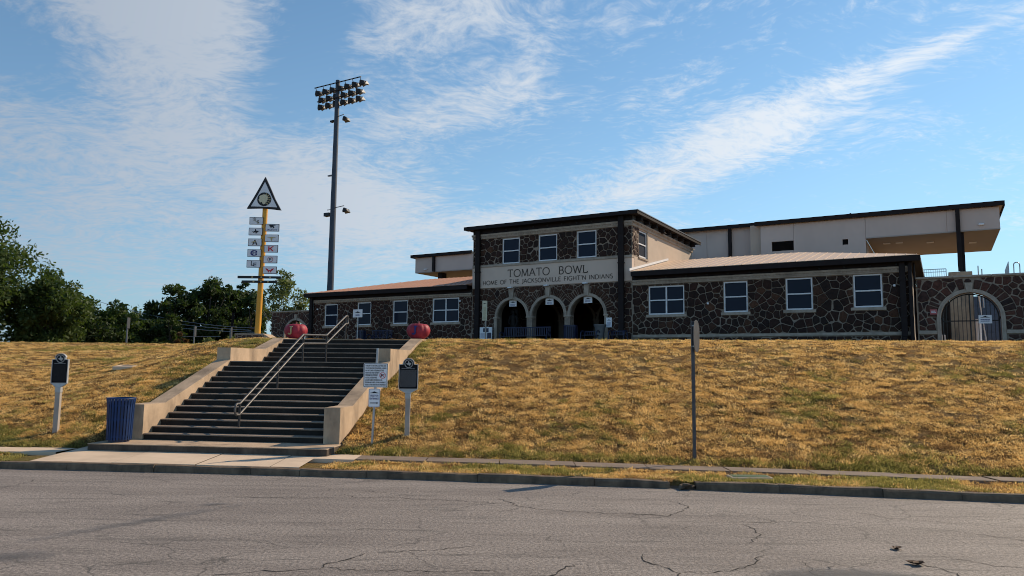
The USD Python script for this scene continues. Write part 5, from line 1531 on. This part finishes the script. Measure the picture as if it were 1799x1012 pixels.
for z, x0, x1 in ((6.86, -15.95, -13.42), (6.60, -15.70, -13.65)):
    mb = MB(); mb.box([x0, PY - .30, z - .07], [x1, PY - .21, z + .07], .01); bar = part(pyl, 'dark_bar', mb, M['black'])
    for q in (.34, .55, .75):
        mb = MB(); c = np.array([x0 + (x1 - x0) * q, PY - .305, z]); mb.lathe([(0, -.015), (.05, -.015), (.05, .015), (0, .015)], (0, 0, 0), 12)
        v, f = mb.mesh(); v = v[:, [0, 2, 1]] + c; part(bar, 'badge', (v, f[:, ::-1]), M['ink_gold'])
pl = thing('planter_wall', 'low stone planter at the foot of the yellow pole sign', 'planter', (-14.8, 41.5, 3.0))
pl_o = np.array([-15.7, 41.2, 0])
PMx = np.column_stack([[1, 0, 0], UP, [0, -1, 0]])
mb = MB(PMx, pl_o); mb.box([0, 2.6, -1.5], [1.55, 3.50, 0]); pw = part(pl, 'wall', mb, M['mortar'])
for k, q in enumerate(voronoi_stones(sbox(.01, 2.7, 1.54, 3.49), .10, .18, 91)):
    part(pw, 'stone', stone_mesh(q, -.02, .02, 9100 + k, PMx, pl_o), M['stone_brown'])
mb = MB(PMx, pl_o); mb.box([-.04, 3.502, -1.54], [1.59, 3.57, .04], .01); part(pl, 'coping', mb, M['limestone'])
mb = MB(PMx, pl_o); mb.hull([[x, h, o] for x, h in ((1.60, 2.6), (1.60, 3.55), (2.2, 2.6), (2.2, 3.2)) for o in (-1.5, 0)]); part(pl, 'end_block', mb, M['concrete'])

# ---------------------------------------------------------------- stadium light mast
LP = np.array([-16.42, 65.0, 0])
lm = thing('light_mast', 'tall grey stadium floodlight mast with three rows of lamps', 'light mast', LP + UP * 3)
mb = MB(); mb.tube(LP + UP * 2.5, LP + UP * 28.1, .33, .20, n=20); part(lm, 'pole', mb, M['pole_metal'], smooth=40)
ex = np.array([.864, -.503, 0]); fx = np.array([.503, .864, 0])      # along the bars; towards the field
def flood(c, sz=1.0, tilt=.55):
    """One floodlight: round lamp house, square visor, yoke."""
    dirv = fx * math.cos(tilt) - UP * math.sin(tilt)
    upv = np.cross(ex, dirv); upv = upv if upv[2] > 0 else -upv
    L = np.column_stack([ex, upv, dirv])
    mb = MB(L, c)
    t = np.linspace(0, 2 * np.pi, 14, endpoint=False)
    mb.hull([[.05 * sz * math.cos(a), .05 * sz * math.sin(a), -.22 * sz] for a in t] + [[.25 * sz * math.cos(a), .25 * sz * math.sin(a), .0] for a in t] + [[.29 * sz * math.cos(a), .29 * sz * math.sin(a), .12 * sz] for a in t])
    p = part(lm, 'floodlight', mb, M['black'])
    mb = MB(L, c); a_ = np.linspace(.15 * np.pi, .85 * np.pi, 9)
    pts = [(math.cos(a) * .30 * sz, math.sin(a) * .30 * sz) for a in a_]
    o_ = Polygon(pts + [(x * 1.05, y * 1.05) for x, y in pts[::-1]])
    mb.prism(o_, .1 * sz, .52 * sz)
    mb.hull([[-.30 * sz, -.06 * sz, .13 * sz], [.30 * sz, -.06 * sz, .13 * sz], [-.30 * sz, .27 * sz, .5 * sz], [.30 * sz, .27 * sz, .5 * sz], [-.29 * sz, .27 * sz, .12 * sz], [.29 * sz, .27 * sz, .12 * sz]])
    part(p, 'visor', mb, M['lamp_grey'])
for zc, l0, l1, nn in ((27.76, -2.65, 3.1, 7), (27.03, -2.2, 2.7, 6), (26.34, -2.25, 2.72, 6)):
    mb = MB(); mb.tube(LP + UP * zc + ex * l0 - fx * .3, LP + UP * zc + ex * l1 - fx * .3, .055, n=8); part(lm, 'crossbar', mb, M['black'])
    for q in np.linspace(l0 + .12, l1 - .12, nn):
        c = LP + UP * (zc - .42) + ex * q - fx * .05
        mb = MB(); mb.tube(c + UP * .45 - fx * .25, c + UP * .12 - fx * .1, .03, n=6); part(lm, 'yoke', mb, M['black'])
        flood(c, 1.18)
for zc, q in ((24.6, .9), (16.0, 1.3)):
    base = LP + UP * zc
    mb = MB(); mb.tube(base, base + ex * q + UP * .1, .035, n=6); part(lm, 'bracket_arm', mb, M['black'])
    flood(base + ex * (q + .1) - UP * .28, .95, .9)
mb = MB(); mb.tube(LP + UP * 15.9, LP + UP * 15.9 - ex * .75, .03, n=6); part(lm, 'bracket_arm', mb, M['black'])
mb = MB(np.column_stack([ex, fx, UP]), LP + UP * 15.45 - ex * .65); mb.box([-.35, -.2, -.16], [.32, .2, .16], .02); part(lm, 'speaker_box', mb, M['black'])
mb = MB(np.column_stack([ex, fx, UP]), LP + UP * 24.25 - ex * .45); mb.box([-.25, -.15, -.09], [.2, .15, .09], .03); part(lm, 'speaker_box', mb, M['black'])
mb = MB(np.column_stack([ex, fx, UP]), LP + UP * 19.1 - ex * .4); mb.box([-.4, -.1, -.06], [.25, .1, .06], .03); part(lm, 'speaker_box', mb, M['lamp_grey'])

# ---------------------------------------------------------------- far road signs, cables, small ground things
for k, (x, z0, z1, ph, pw, lab_) in enumerate(((-22.3, 2.5, 4.45, .62, .34, 'grey road sign seen edge on, leftmost beyond the lawn'), (-18.4, 2.6, 4.0, .60, .26, 'grey road sign seen edge on, middle one beyond the lawn'), (-16.3, 2.8, 3.95, .6, .26, 'grey road sign seen edge on, nearest the yellow pole'))):
    t = thing('far_road_sign', lab_, 'sign', (x, 42, z0))
    mb = MB(); mb.box([x - .035, 41.97, z0], [x + .035, 42.03, z1 - .05]); part(t, 'post', mb, M['lamp_grey'])
    F_, o_ = face_frame((x + .04, 41.95, z1 - ph / 2), math.radians(104))
    mb = MB(F_, o_); mb.prism(rbox(.6, ph, .03), .03, .04); part(t, 'plate', mb, M['sign_back'])
for k, (p, q) in enumerate((((-39.5, 60, 7.2), (-21.6, 60, 4.55)), ((-40, 59, 6.5), (-20.6, 59, 4.35)), ((-40, 58.5, 5.5), (-23.5, 58.5, 3.95)), ((-35, 60.5, 6.95), (-21.0, 60.5, 4.75)))):
    p, q = np.array(p), np.array(q)
    pts = [p + (q - p) * s - UP * .5 * 4 * s * (1 - s) for s in np.linspace(0, 1, 15)]
    mb = MB(); mb.path(pts, .02, 5)
    single('overhead_cable', mb, M['steel'], ['highest', 'third highest', 'lowest', 'second highest'][k] + ' of the thin cables sloping down before the left trees', 'cable')
mb = MB(); mb.tube((-24.4, 63, 2.5), (-24.3, 63, 6.2), .11, n=10); single('utility_pole', mb, M['dark_metal'], 'slim dark pole before the trees left of the yellow sign', 'pole')
# concrete meter box lid in the left lawn, valve lid in the verge
mx, my = -11.2, 21.2
z_ = float(ground_z(np.array(mx), np.array(my), False)) + .07
mt = thing('meter_box', 'small concrete meter box frame set in the left lawn', 'meter box', (mx, my, z_))
tl = .10
Mt = np.column_stack([[1, .0, 0], [0, math.cos(tl), math.sin(tl)], [0, -math.sin(tl), math.cos(tl)]])
mb = MB(Mt, (mx, my, z_)); mb.prism(sbox(-.30, -.22, .30, .22).difference(sbox(-.19, -.12, .19, .12)), -.1, .0); part(mt, 'frame', mb, M['pavement'])
mb = MB(Mt, (mx, my, z_)); mb.box([-.188, -.118, -.1], [.188, .118, -.01]); part(mt, 'lid', mb, M['old_pavement'])
vx = 4.05; vy = float(kerb_y(vx)) + .62
vt = thing('valve_box', 'flat green valve box lid in the grass verge by the kerb', 'valve box', (vx, vy, .17))
mb = MB(); mb.box([vx - .33, vy - .14, .1], [vx + .30, vy + .12, .172], .01); part(vt, 'lid', mb, look('valve_green', (.06, .11, .05), (.05, .085, .04), 8, .7))
mb = MB(); mb.box([vx - .36, vy - .17, .1], [vx + .33, vy + .15, .164], .01); part(vt, 'frame', mb, M['pavement'])
# curled dead leaves on the road
for k, (x, y, s, lab_) in enumerate(((4.30, 8.28, .055, 'small curled brown leaf on the asphalt, the farther of two'), (4.18, 7.62, .075, 'larger curled brown leaf on the asphalt, the nearer of two'))):
    rg = np.random.default_rng(80 + k); mb = MB()
    for q in range(2):
        a = rg.uniform(0, 6.28); uu = np.linspace(-1, 1, 7); pts = []
        for u_ in uu:
            w = (1 - u_ * u_) * .62 + .02
            for sgn in (-1, 0, 1): pts.append([u_ * s * 1.2, sgn * w * s, s * (.35 * u_ * u_ + .55 * abs(sgn) * w) + .005 + q * s * .04])
        pts = np.array(pts); R_ = np.array([[math.cos(a), -math.sin(a), 0], [math.sin(a), math.cos(a), 0], [0, 0, 1]])
        f = [];
        for r_ in range(6):
            for c_ in range(2):
                i0 = r_ * 3 + c_; f += [[i0, i0 + 1, i0 + 4], [i0, i0 + 4, i0 + 3]]
        mb.add(pts @ R_.T + [x + rg.uniform(-.5, .5) * s, y + rg.uniform(-.5, .5) * s, 0], f)
    single('dead_leaf', mb, M['dry_leaf'], lab_, 'leaf')
# ---------------------------------------------------------------- foliage
def leaf_look(name, c1, c2, c3, trans=.35):
    g = G()
    geo = g('geometry')
    r = g.m('add', g.m('multiply', g.out(geo, 'random_per_island'), .55), g.m('multiply', g('noise_texture', vector=geo, scale=.55, detail=3.0), .55))
    col = g('rgb_ramp', fac=r, ramp=[(.15, c1), (.5, c2), (.85, c3)])
    d = g('principled_bsdf', base_color=col, roughness=.6, specular_ior_level=.25)
    tcol = g('mix_color', blend_type='multiply', fac=1.0, a=col, b=(1.5, 1.6, .7), use_clamp=False)
    t = g('translucent_bsdf', color=tcol)
    return g.done(LK + name, surface=g('mix_closure', fac=trans, closure1=d, closure2=t))
M['leaf_dark'] = leaf_look('leaf_dark', (.022, .038, .012), (.052, .080, .025), (.12, .155, .048))
M['leaf_mid'] = leaf_look('leaf_mid', (.034, .056, .015), (.075, .108, .030), (.15, .185, .055))
M['leaf_pale'] = leaf_look('leaf_pale', (.075, .095, .040), (.15, .175, .075), (.24, .26, .115))
M['leaf_red'] = leaf_look('leaf_red', (.05, .035, .018), (.10, .05, .028), (.14, .08, .04))
M['bark'] = look('bark', (.07, .055, .045), (.04, .032, .027), 8, .9, .6, 30)
M['bark_pale'] = look('bark_pale', (.22, .20, .18), (.14, .125, .11), 6, .9, .5, 30)

def leaves(centres, radii, n, size, seed, droop=0.0, flat=.75):
    """n leaf cards spread over clumps (centre, radius)."""
    rg = np.random.default_rng(seed)
    w = radii ** 2; k = rg.choice(len(centres), n, p=w / w.sum())
    n = int(n * .85)
    k = k[:n]
    d = rg.normal(size=(n, 3)); d /= np.linalg.norm(d, axis=1)[:, None]
    rr = radii[k] * rg.random(n) ** .45
    p = centres[k] + d * rr[:, None] * [1, 1, flat]
    p[:, 2] -= droop * rg.random(n) ** 2 * radii[k]
    a = rg.normal(size=(n, 3)) + d * .6; a[:, 2] -= droop
    a /= np.linalg.norm(a, axis=1)[:, None]
    b = np.cross(a, rg.normal(size=(n, 3))); b /= np.linalg.norm(b, axis=1)[:, None]
    s = size * rg.uniform(.6, 1.35, n)[:, None]
    v = np.stack([p - a * s, p + b * s * .45 - a * s * .1, p + a * s, p - b * s * .45 - a * s * .1], 1).reshape(-1, 3)
    i = np.arange(n) * 4
    return v, np.vstack([np.c_[i, i + 1, i + 2], np.c_[i, i + 2, i + 3]])

def tree(name, label, x, y, w, z0, z1, trunk, mat, n, size, seed, group=None, bark='bark', clumps=60, gap=.5, droop=0.0, cat='tree', tall=1.0):
    """Trunk with limbs and a crown of leaf clumps filling a width w (half) from z0 to z1."""
    rg = np.random.default_rng(seed)
    t = thing(name, label, cat, (x, y, 2.2), group)
    cz = (z0 + z1) / 2; hz = (z1 - z0) / 2
    C, R_ = [], []
    while len(C) < clumps:
        d = rg.uniform(-1, 1, 3)
        q = np.linalg.norm(d)
        if q > 1 or q < rg.uniform(0, gap): continue
        wz = 1 - .28 * max(0, d[2]) ** 2
        C.append([x + d[0] * w * wz * .88, y + d[1] * w * .8 * wz, cz + d[2] * hz * .90]); R_.append(w * rg.uniform(.16, .34) * tall)
    C, R_ = np.array(C), np.array(R_)
    if trunk:
        mb = MB()
        top = np.array([x + rg.normal(0, .1) * w, y, cz - hz * .15])
        base = np.array([x + rg.normal(0, .05) * w, y, 2.2])
        mid = (base + top) / 2 + [rg.normal(0, .08) * w, 0, 0]
        mb.tube(base, mid, trunk, trunk * .75, n=9); mb.tube(mid, top, trunk * .75, trunk * .5, n=9)
        for j in rg.choice(len(C), min(len(C), 22), replace=False):
            s = mid + (top - mid) * rg.random(); e = C[j]; m_ = s + (e - s) * .55 + [0, 0, -.06 * w]
            mb.tube(s, m_, trunk * .32, trunk * .2, n=6, cap=False); mb.tube(m_, e, trunk * .2, trunk * .06, n=5, cap=False)
        part(t, 'trunk', mb, M[bark])
    part(t, 'crown', leaves(C, R_, n, size, seed + 1, droop), M[mat])
    return t

TR = 'trees beyond the left lawn'
tree('feathery_tree', 'big feathery dark green tree at the far left edge', -35.2, 46, 4.7, 2.4, 11.4, .3, 'leaf_mid', 34000, .15, 101, droop=.5, clumps=140, gap=.3)
tree('feathery_tree', 'lower spreading feathery tree beside the big tree at the left edge', -31.0, 48, 2.7, 2.4, 8.0, .2, 'leaf_mid', 15000, .15, 103, droop=.5, clumps=70, gap=.3)
tree('airy_tree', 'airy thin-topped tree second from the left edge', -34.6, 56, 2.9, 3.0, 7.9, .16, 'leaf_mid', 5200, .16, 105, clumps=60)
tree('bushy_tree', 'low dark bushy tree under the airy tree on the left', -33.5, 55, 3.2, 2.2, 5.4, .14, 'leaf_dark', 8000, .16, 107, clumps=60)
tree('bushy_tree', 'rounded green tree standing left of the long tree belt gap', -31.2, 57, 2.3, 2.2, 6.6, .16, 'leaf_mid', 7500, .16, 109, clumps=60)
tree('bushy_tree', 'small dark tree left of the tallest dark trees', -28.5, 59, 1.9, 2.2, 5.6, .14, 'leaf_dark', 6000, .17, 110, clumps=50)
tree('oak_tree', 'dark oak with a ragged left side in the tree belt', -29.0, 62, 2.5, 2.4, 8.7, .25, 'leaf_dark', 8500, .18, 111, clumps=60)
tree('oak_tree', 'broad dark oak in the middle of the tree belt', -26.8, 64, 2.7, 2.2, 9.3, .28, 'leaf_dark', 9500, .18, 113, clumps=60)
tree('oak_tree', 'dark oak left of the slim utility pole', -26.0, 66, 2.3, 2.2, 9.4, .25, 'leaf_dark', 9000, .18, 115, clumps=60)
tree('oak_tree', 'dark oak just left of the yellow pole sign', -24.9, 67, 2.3, 2.4, 9.6, .25, 'leaf_dark', 8500, .18, 117, clumps=55)
tree('oak_tree', 'smaller dark oak close behind the yellow pole', -22.6, 63, 1.3, 2.4, 8.9, .2, 'leaf_dark', 3200, .18, 118, clumps=50)
tree('pale_tree', 'pale open-crowned tree between yellow sign and stone gate', -19.0, 60, 2.4, 3.6, 9.9, .14, 'leaf_pale', 4000, .15, 119, bark='bark_pale', clumps=95, gap=.25, tall=.75)
tree('slender_tree', 'slender upright vine-covered green tree before the dark oaks', -27.3, 58, .75, 2.2, 6.3, .1, 'leaf_mid', 2600, .15, 121, clumps=26)
SG = 'shrubs along the far side of the left lawn'
for k, (x, y, w, z1, mat, lb) in enumerate(((-25.5, 52, .7, 3.5, 'leaf_mid', 'low round green shrub below the middle of the tree belt'), (-23.7, 52, .55, 4.1, 'leaf_red', 'reddish young shrub between the far road signs'), (-20.9, 50, 1.0, 3.5, 'leaf_pale', 'pale green shrub left of the planter, farther one'), (-19.0, 49, 1.05, 3.7, 'leaf_pale', 'pale green shrub touching the last far road sign'), (-28.9, 52, 1.1, 3.3, 'leaf_dark', 'dark low shrub under the small dark tree'), (-32.5, 50, 1.2, 3.2, 'leaf_mid', 'low green shrub at the foot of the left bushy trees'), (-16.9, 55, .8, 4.1, 'leaf_mid', 'green shrub behind the planter by the stone gate'), (-17.8, 52, .9, 3.9, 'leaf_pale', 'pale shrub right behind the yellow pole'))):
    tree('shrub', lb, x, y, w, 2.1, z1, 0, mat, 1800, .11, 140 + k, clumps=22, gap=.2, cat='shrub')
tree('far_woodland', None, -40, 78, 9, 2.2, 6.6, 0, 'leaf_dark', 9000, .30, 160, clumps=60, cat=None)
tag(stage.GetPrimAtPath('/World/far_woodland'), 'distant dark woodland filling gaps behind the left trees', 'woodland', kind='stuff')

# ---------------------------------------------------------------- turf
def blade_look(name, c1, c2, c3):
    g = G()
    r = g.m('fraction', g.m('add', g('object_info'), g.m('multiply', g.out(g('geometry'), 'random_per_island'), .7)))
    col = g('rgb_ramp', fac=r, ramp=[(0, c1), (.5, c2), (1, c3)])
    d = g('diffuse_bsdf', color=col)
    t = g('translucent_bsdf', color=col)
    return g.done(LK + name, surface=g('mix_closure', fac=.5, closure1=d, closure2=t))
M['straw'] = blade_look('straw_blades', (.56, .345, .118), (.82, .545, .20), (.92, .69, .32))
M['brown'] = blade_look('brown_blades', (.13, .070, .032), (.30, .175, .075), (.52, .33, .14))
M['green'] = blade_look('green_blades', (.15, .14, .038), (.30, .265, .075), (.50, .42, .14))

turf = stage.DefinePrim('/World/grass', 'PointInstancer')
pi = UsdGeom.PointInstancer(turf)
UsdGeom.Scope.Define(stage, '/World/grass/tufts')
def tuft(path, mat, n, hgt, rad, seed, lean=.9):
    rg = np.random.default_rng(seed)
    a = rg.uniform(0, 2 * np.pi, n); r = rad * np.sqrt(rg.random(n))
    p = np.c_[r * np.cos(a), r * np.sin(a), np.full(n, -.012)]
    d = np.c_[rg.normal(0, lean, n), rg.normal(0, lean, n), np.ones(n)]; d /= np.linalg.norm(d, axis=1)[:, None]
    L = hgt * rg.uniform(.5, 1.3, n)[:, None]
    s = np.cross(d, rg.normal(size=(n, 3))); s /= np.linalg.norm(s, axis=1)[:, None]; s *= rg.uniform(.004, .008, n)[:, None]
    m_ = p + d * L * .55; tip = p + d * L + np.c_[rg.normal(0, .25, (n, 2)), np.full(n, -.25)] * L * .5
    v = np.stack([p - s, p + s, m_ + s * .7, m_ - s * .7, tip], 1).reshape(-1, 3)
    i = np.arange(n) * 5
    f = np.vstack([np.c_[i, i + 1, i + 2], np.c_[i, i + 2, i + 3], np.c_[i + 3, i + 2, i + 4]])
    usdkit.mesh(stage, path, (v, f), mat)
protos = [('straw', .062, 0), ('straw', .050, 1), ('brown', .042, 2), ('brown', .055, 3), ('green', .065, 4), ('green', .085, 5)]
for mt_, h_, k in protos: tuft(f'/World/grass/tufts/tuft_{k:03d}', M[mt_], 46, h_, .125, 300 + k)
rg = np.random.default_rng(17)
pts = []
def sow(n, x0, x1, t0, t1):
    x = rg.uniform(x0, x1, n); t = rg.uniform(t0, t1, n)
    return np.c_[x, t]
S = np.vstack([sow(int(2.1 * n_), *q) for n_, *q in ((9800, -3.4, 16, 1.7, 6.5), (7000, -3.0, 19, 6.5, 12.5), (1100, -4.0, 20, 12.5, 20), (5200, -17, -7.9, 1.9, 8), (4600, -23, -7.5, 8, 18), (2600, -30, -8, 18, 32), (2600, -3.3, 14, .2, 1.14), (2600, 16, 28, 1.9, 13), (600, 14, 26, .2, 1.14), (800, -18, -9.2, .2, 1.12))])
X, T = S[:, 0], S[:, 1]; Y = T + kerb_y(X)
a_, b_ab = stair_ab(X, Y)
ok = ~((a_ > -2.42) & (a_ < 2.52) & (b_ab > -1.0) & (b_ab < 8.9)) & ~((X > -9.0) & (X < -3.5) & (T < 2.45)) & ~((np.abs(a_) < 2.7) & (b_ab > 8))
ok &= ((T < 1.19) | (T > 1.84 + .1 * np.sin(X * 1.7) - .1 * (X > -2.9)))
# keep the strip's pointed ends off the apron
ok &= ~((T < 1.1) & (X > -9.25 - .3 * (T)) & (X < -3.72))
ok &= ~((np.abs(X - 4.05) < .42) & (np.abs(T - .62) < .22))
ok &= noise2(X, Y * 1.7, 5.5, 91, 2) > .34
X, Y, T = X[ok], Y[ok], T[ok]
bx, by = (Y - 37) , X
Z = ground_z(X, Y)
e = .15
nx = -(ground_z(X + e, Y) - Z) / e; ny = -(ground_z(X, Y + e) - Z) / e
gr = apron_green(X, Y) + rg.normal(0, .22, len(X))
br = noise2(X * .8, Y * 2.2, 3.6, 55) + rg.normal(0, .13, len(X))
dark = rg.random(len(X)) < .13
pick = np.where(gr > .50, np.where(rg.random(len(X)) < .6, 4, 5), np.where(br > .59, np.where(rg.random(len(X)) < .5, 2, 3), np.where(rg.random(len(X)) < .5, 0, 1)))
pick = np.where(dark & (gr < .6), 2, pick)
# tall unmown fringe at the lawn's edges
fr_ = (np.abs(T - 1.98) < .06) & (rg.random(len(X)) < .7)
pick = np.where(fr_, 5, pick)
clump = .35 + 1.2 * noise2(X * .8, Y * 1.8, 3.6, 77)
sc = clump * rg.uniform(.8, 1.2, len(X)) * np.where(fr_, 1.15, 1.0)
yaw = rg.uniform(0, 2 * np.pi, len(X))
# orientation: tilt to the slope, then spin
nn = np.c_[nx, ny, np.ones(len(X))]; nn /= np.linalg.norm(nn, axis=1)[:, None]
ax = np.c_[-nn[:, 1], nn[:, 0], np.zeros(len(X))]
w_ = 1 + nn[:, 2]
q1 = np.c_[w_, ax]; q1 /= np.linalg.norm(q1, axis=1)[:, None]
q2 = np.c_[np.cos(yaw / 2), np.zeros(len(X)), np.zeros(len(X)), np.sin(yaw / 2)]
def qmul(a, b):
    w = a[:, 0] * b[:, 0] - (a[:, 1:] * b[:, 1:]).sum(1)
    v = a[:, :1] * b[:, 1:] + b[:, :1] * a[:, 1:] + np.cross(a[:, 1:], b[:, 1:])
    return np.c_[w, v]
Q = qmul(q1, q2)
pi.CreatePrototypesRel().SetTargets([Sdf.Path(f'/World/grass/tufts/tuft_{k:03d}') for _, _, k in protos])
pi.CreateProtoIndicesAttr(Vt.IntArray.FromNumpy(pick.astype(np.int32)))
pi.CreatePositionsAttr(Vt.Vec3fArray.FromNumpy(np.c_[X, Y, Z].astype(np.float32)))
pi.CreateOrientationsAttr(Vt.QuathArray([Gf.Quath(*map(float, q)) for q in Q]))
pi.CreateScalesAttr(Vt.Vec3fArray.FromNumpy(np.c_[np.ones(len(X)), np.ones(len(X)), sc].astype(np.float32)))
tag(turf, 'dry straw-coloured turf blades covering bank and verge', 'grass', kind='stuff')

# ---------------------------------------------------------------- alike things share a group
GROUPS = {'tomato_sculpture': 'tomatoes at the head of the steps', 'historical_marker': 'historical markers on the bank', 'litter_bin': 'slat litter bins', 'bench': 'benches before the building',
          'hanging_sign': 'signs hanging in the arches', 'wall_sign': 'notices fixed to walls and gates', 'iron_gate': 'iron gates in the arches', 'stone_gate_wall': 'stone gate walls', 'far_road_sign': 'road signs beyond the lawn',
          'overhead_cable': 'overhead cables', 'shrub': SG, 'dead_leaf': 'leaves on the road', 'vent_pipe': 'pipes above the gate wall',
          'feathery_tree': TR, 'airy_tree': TR, 'bushy_tree': TR, 'oak_tree': TR, 'pale_tree': TR, 'slender_tree': TR}
for p_ in stage.GetPrimAtPath('/World').GetChildren():
    k = p_.GetName()
    k = k[:-4] if k[-4:-3] == '_' and k[-3:].isdigit() else k
    if k in GROUPS:
        tag(p_, group=GROUPS[k])
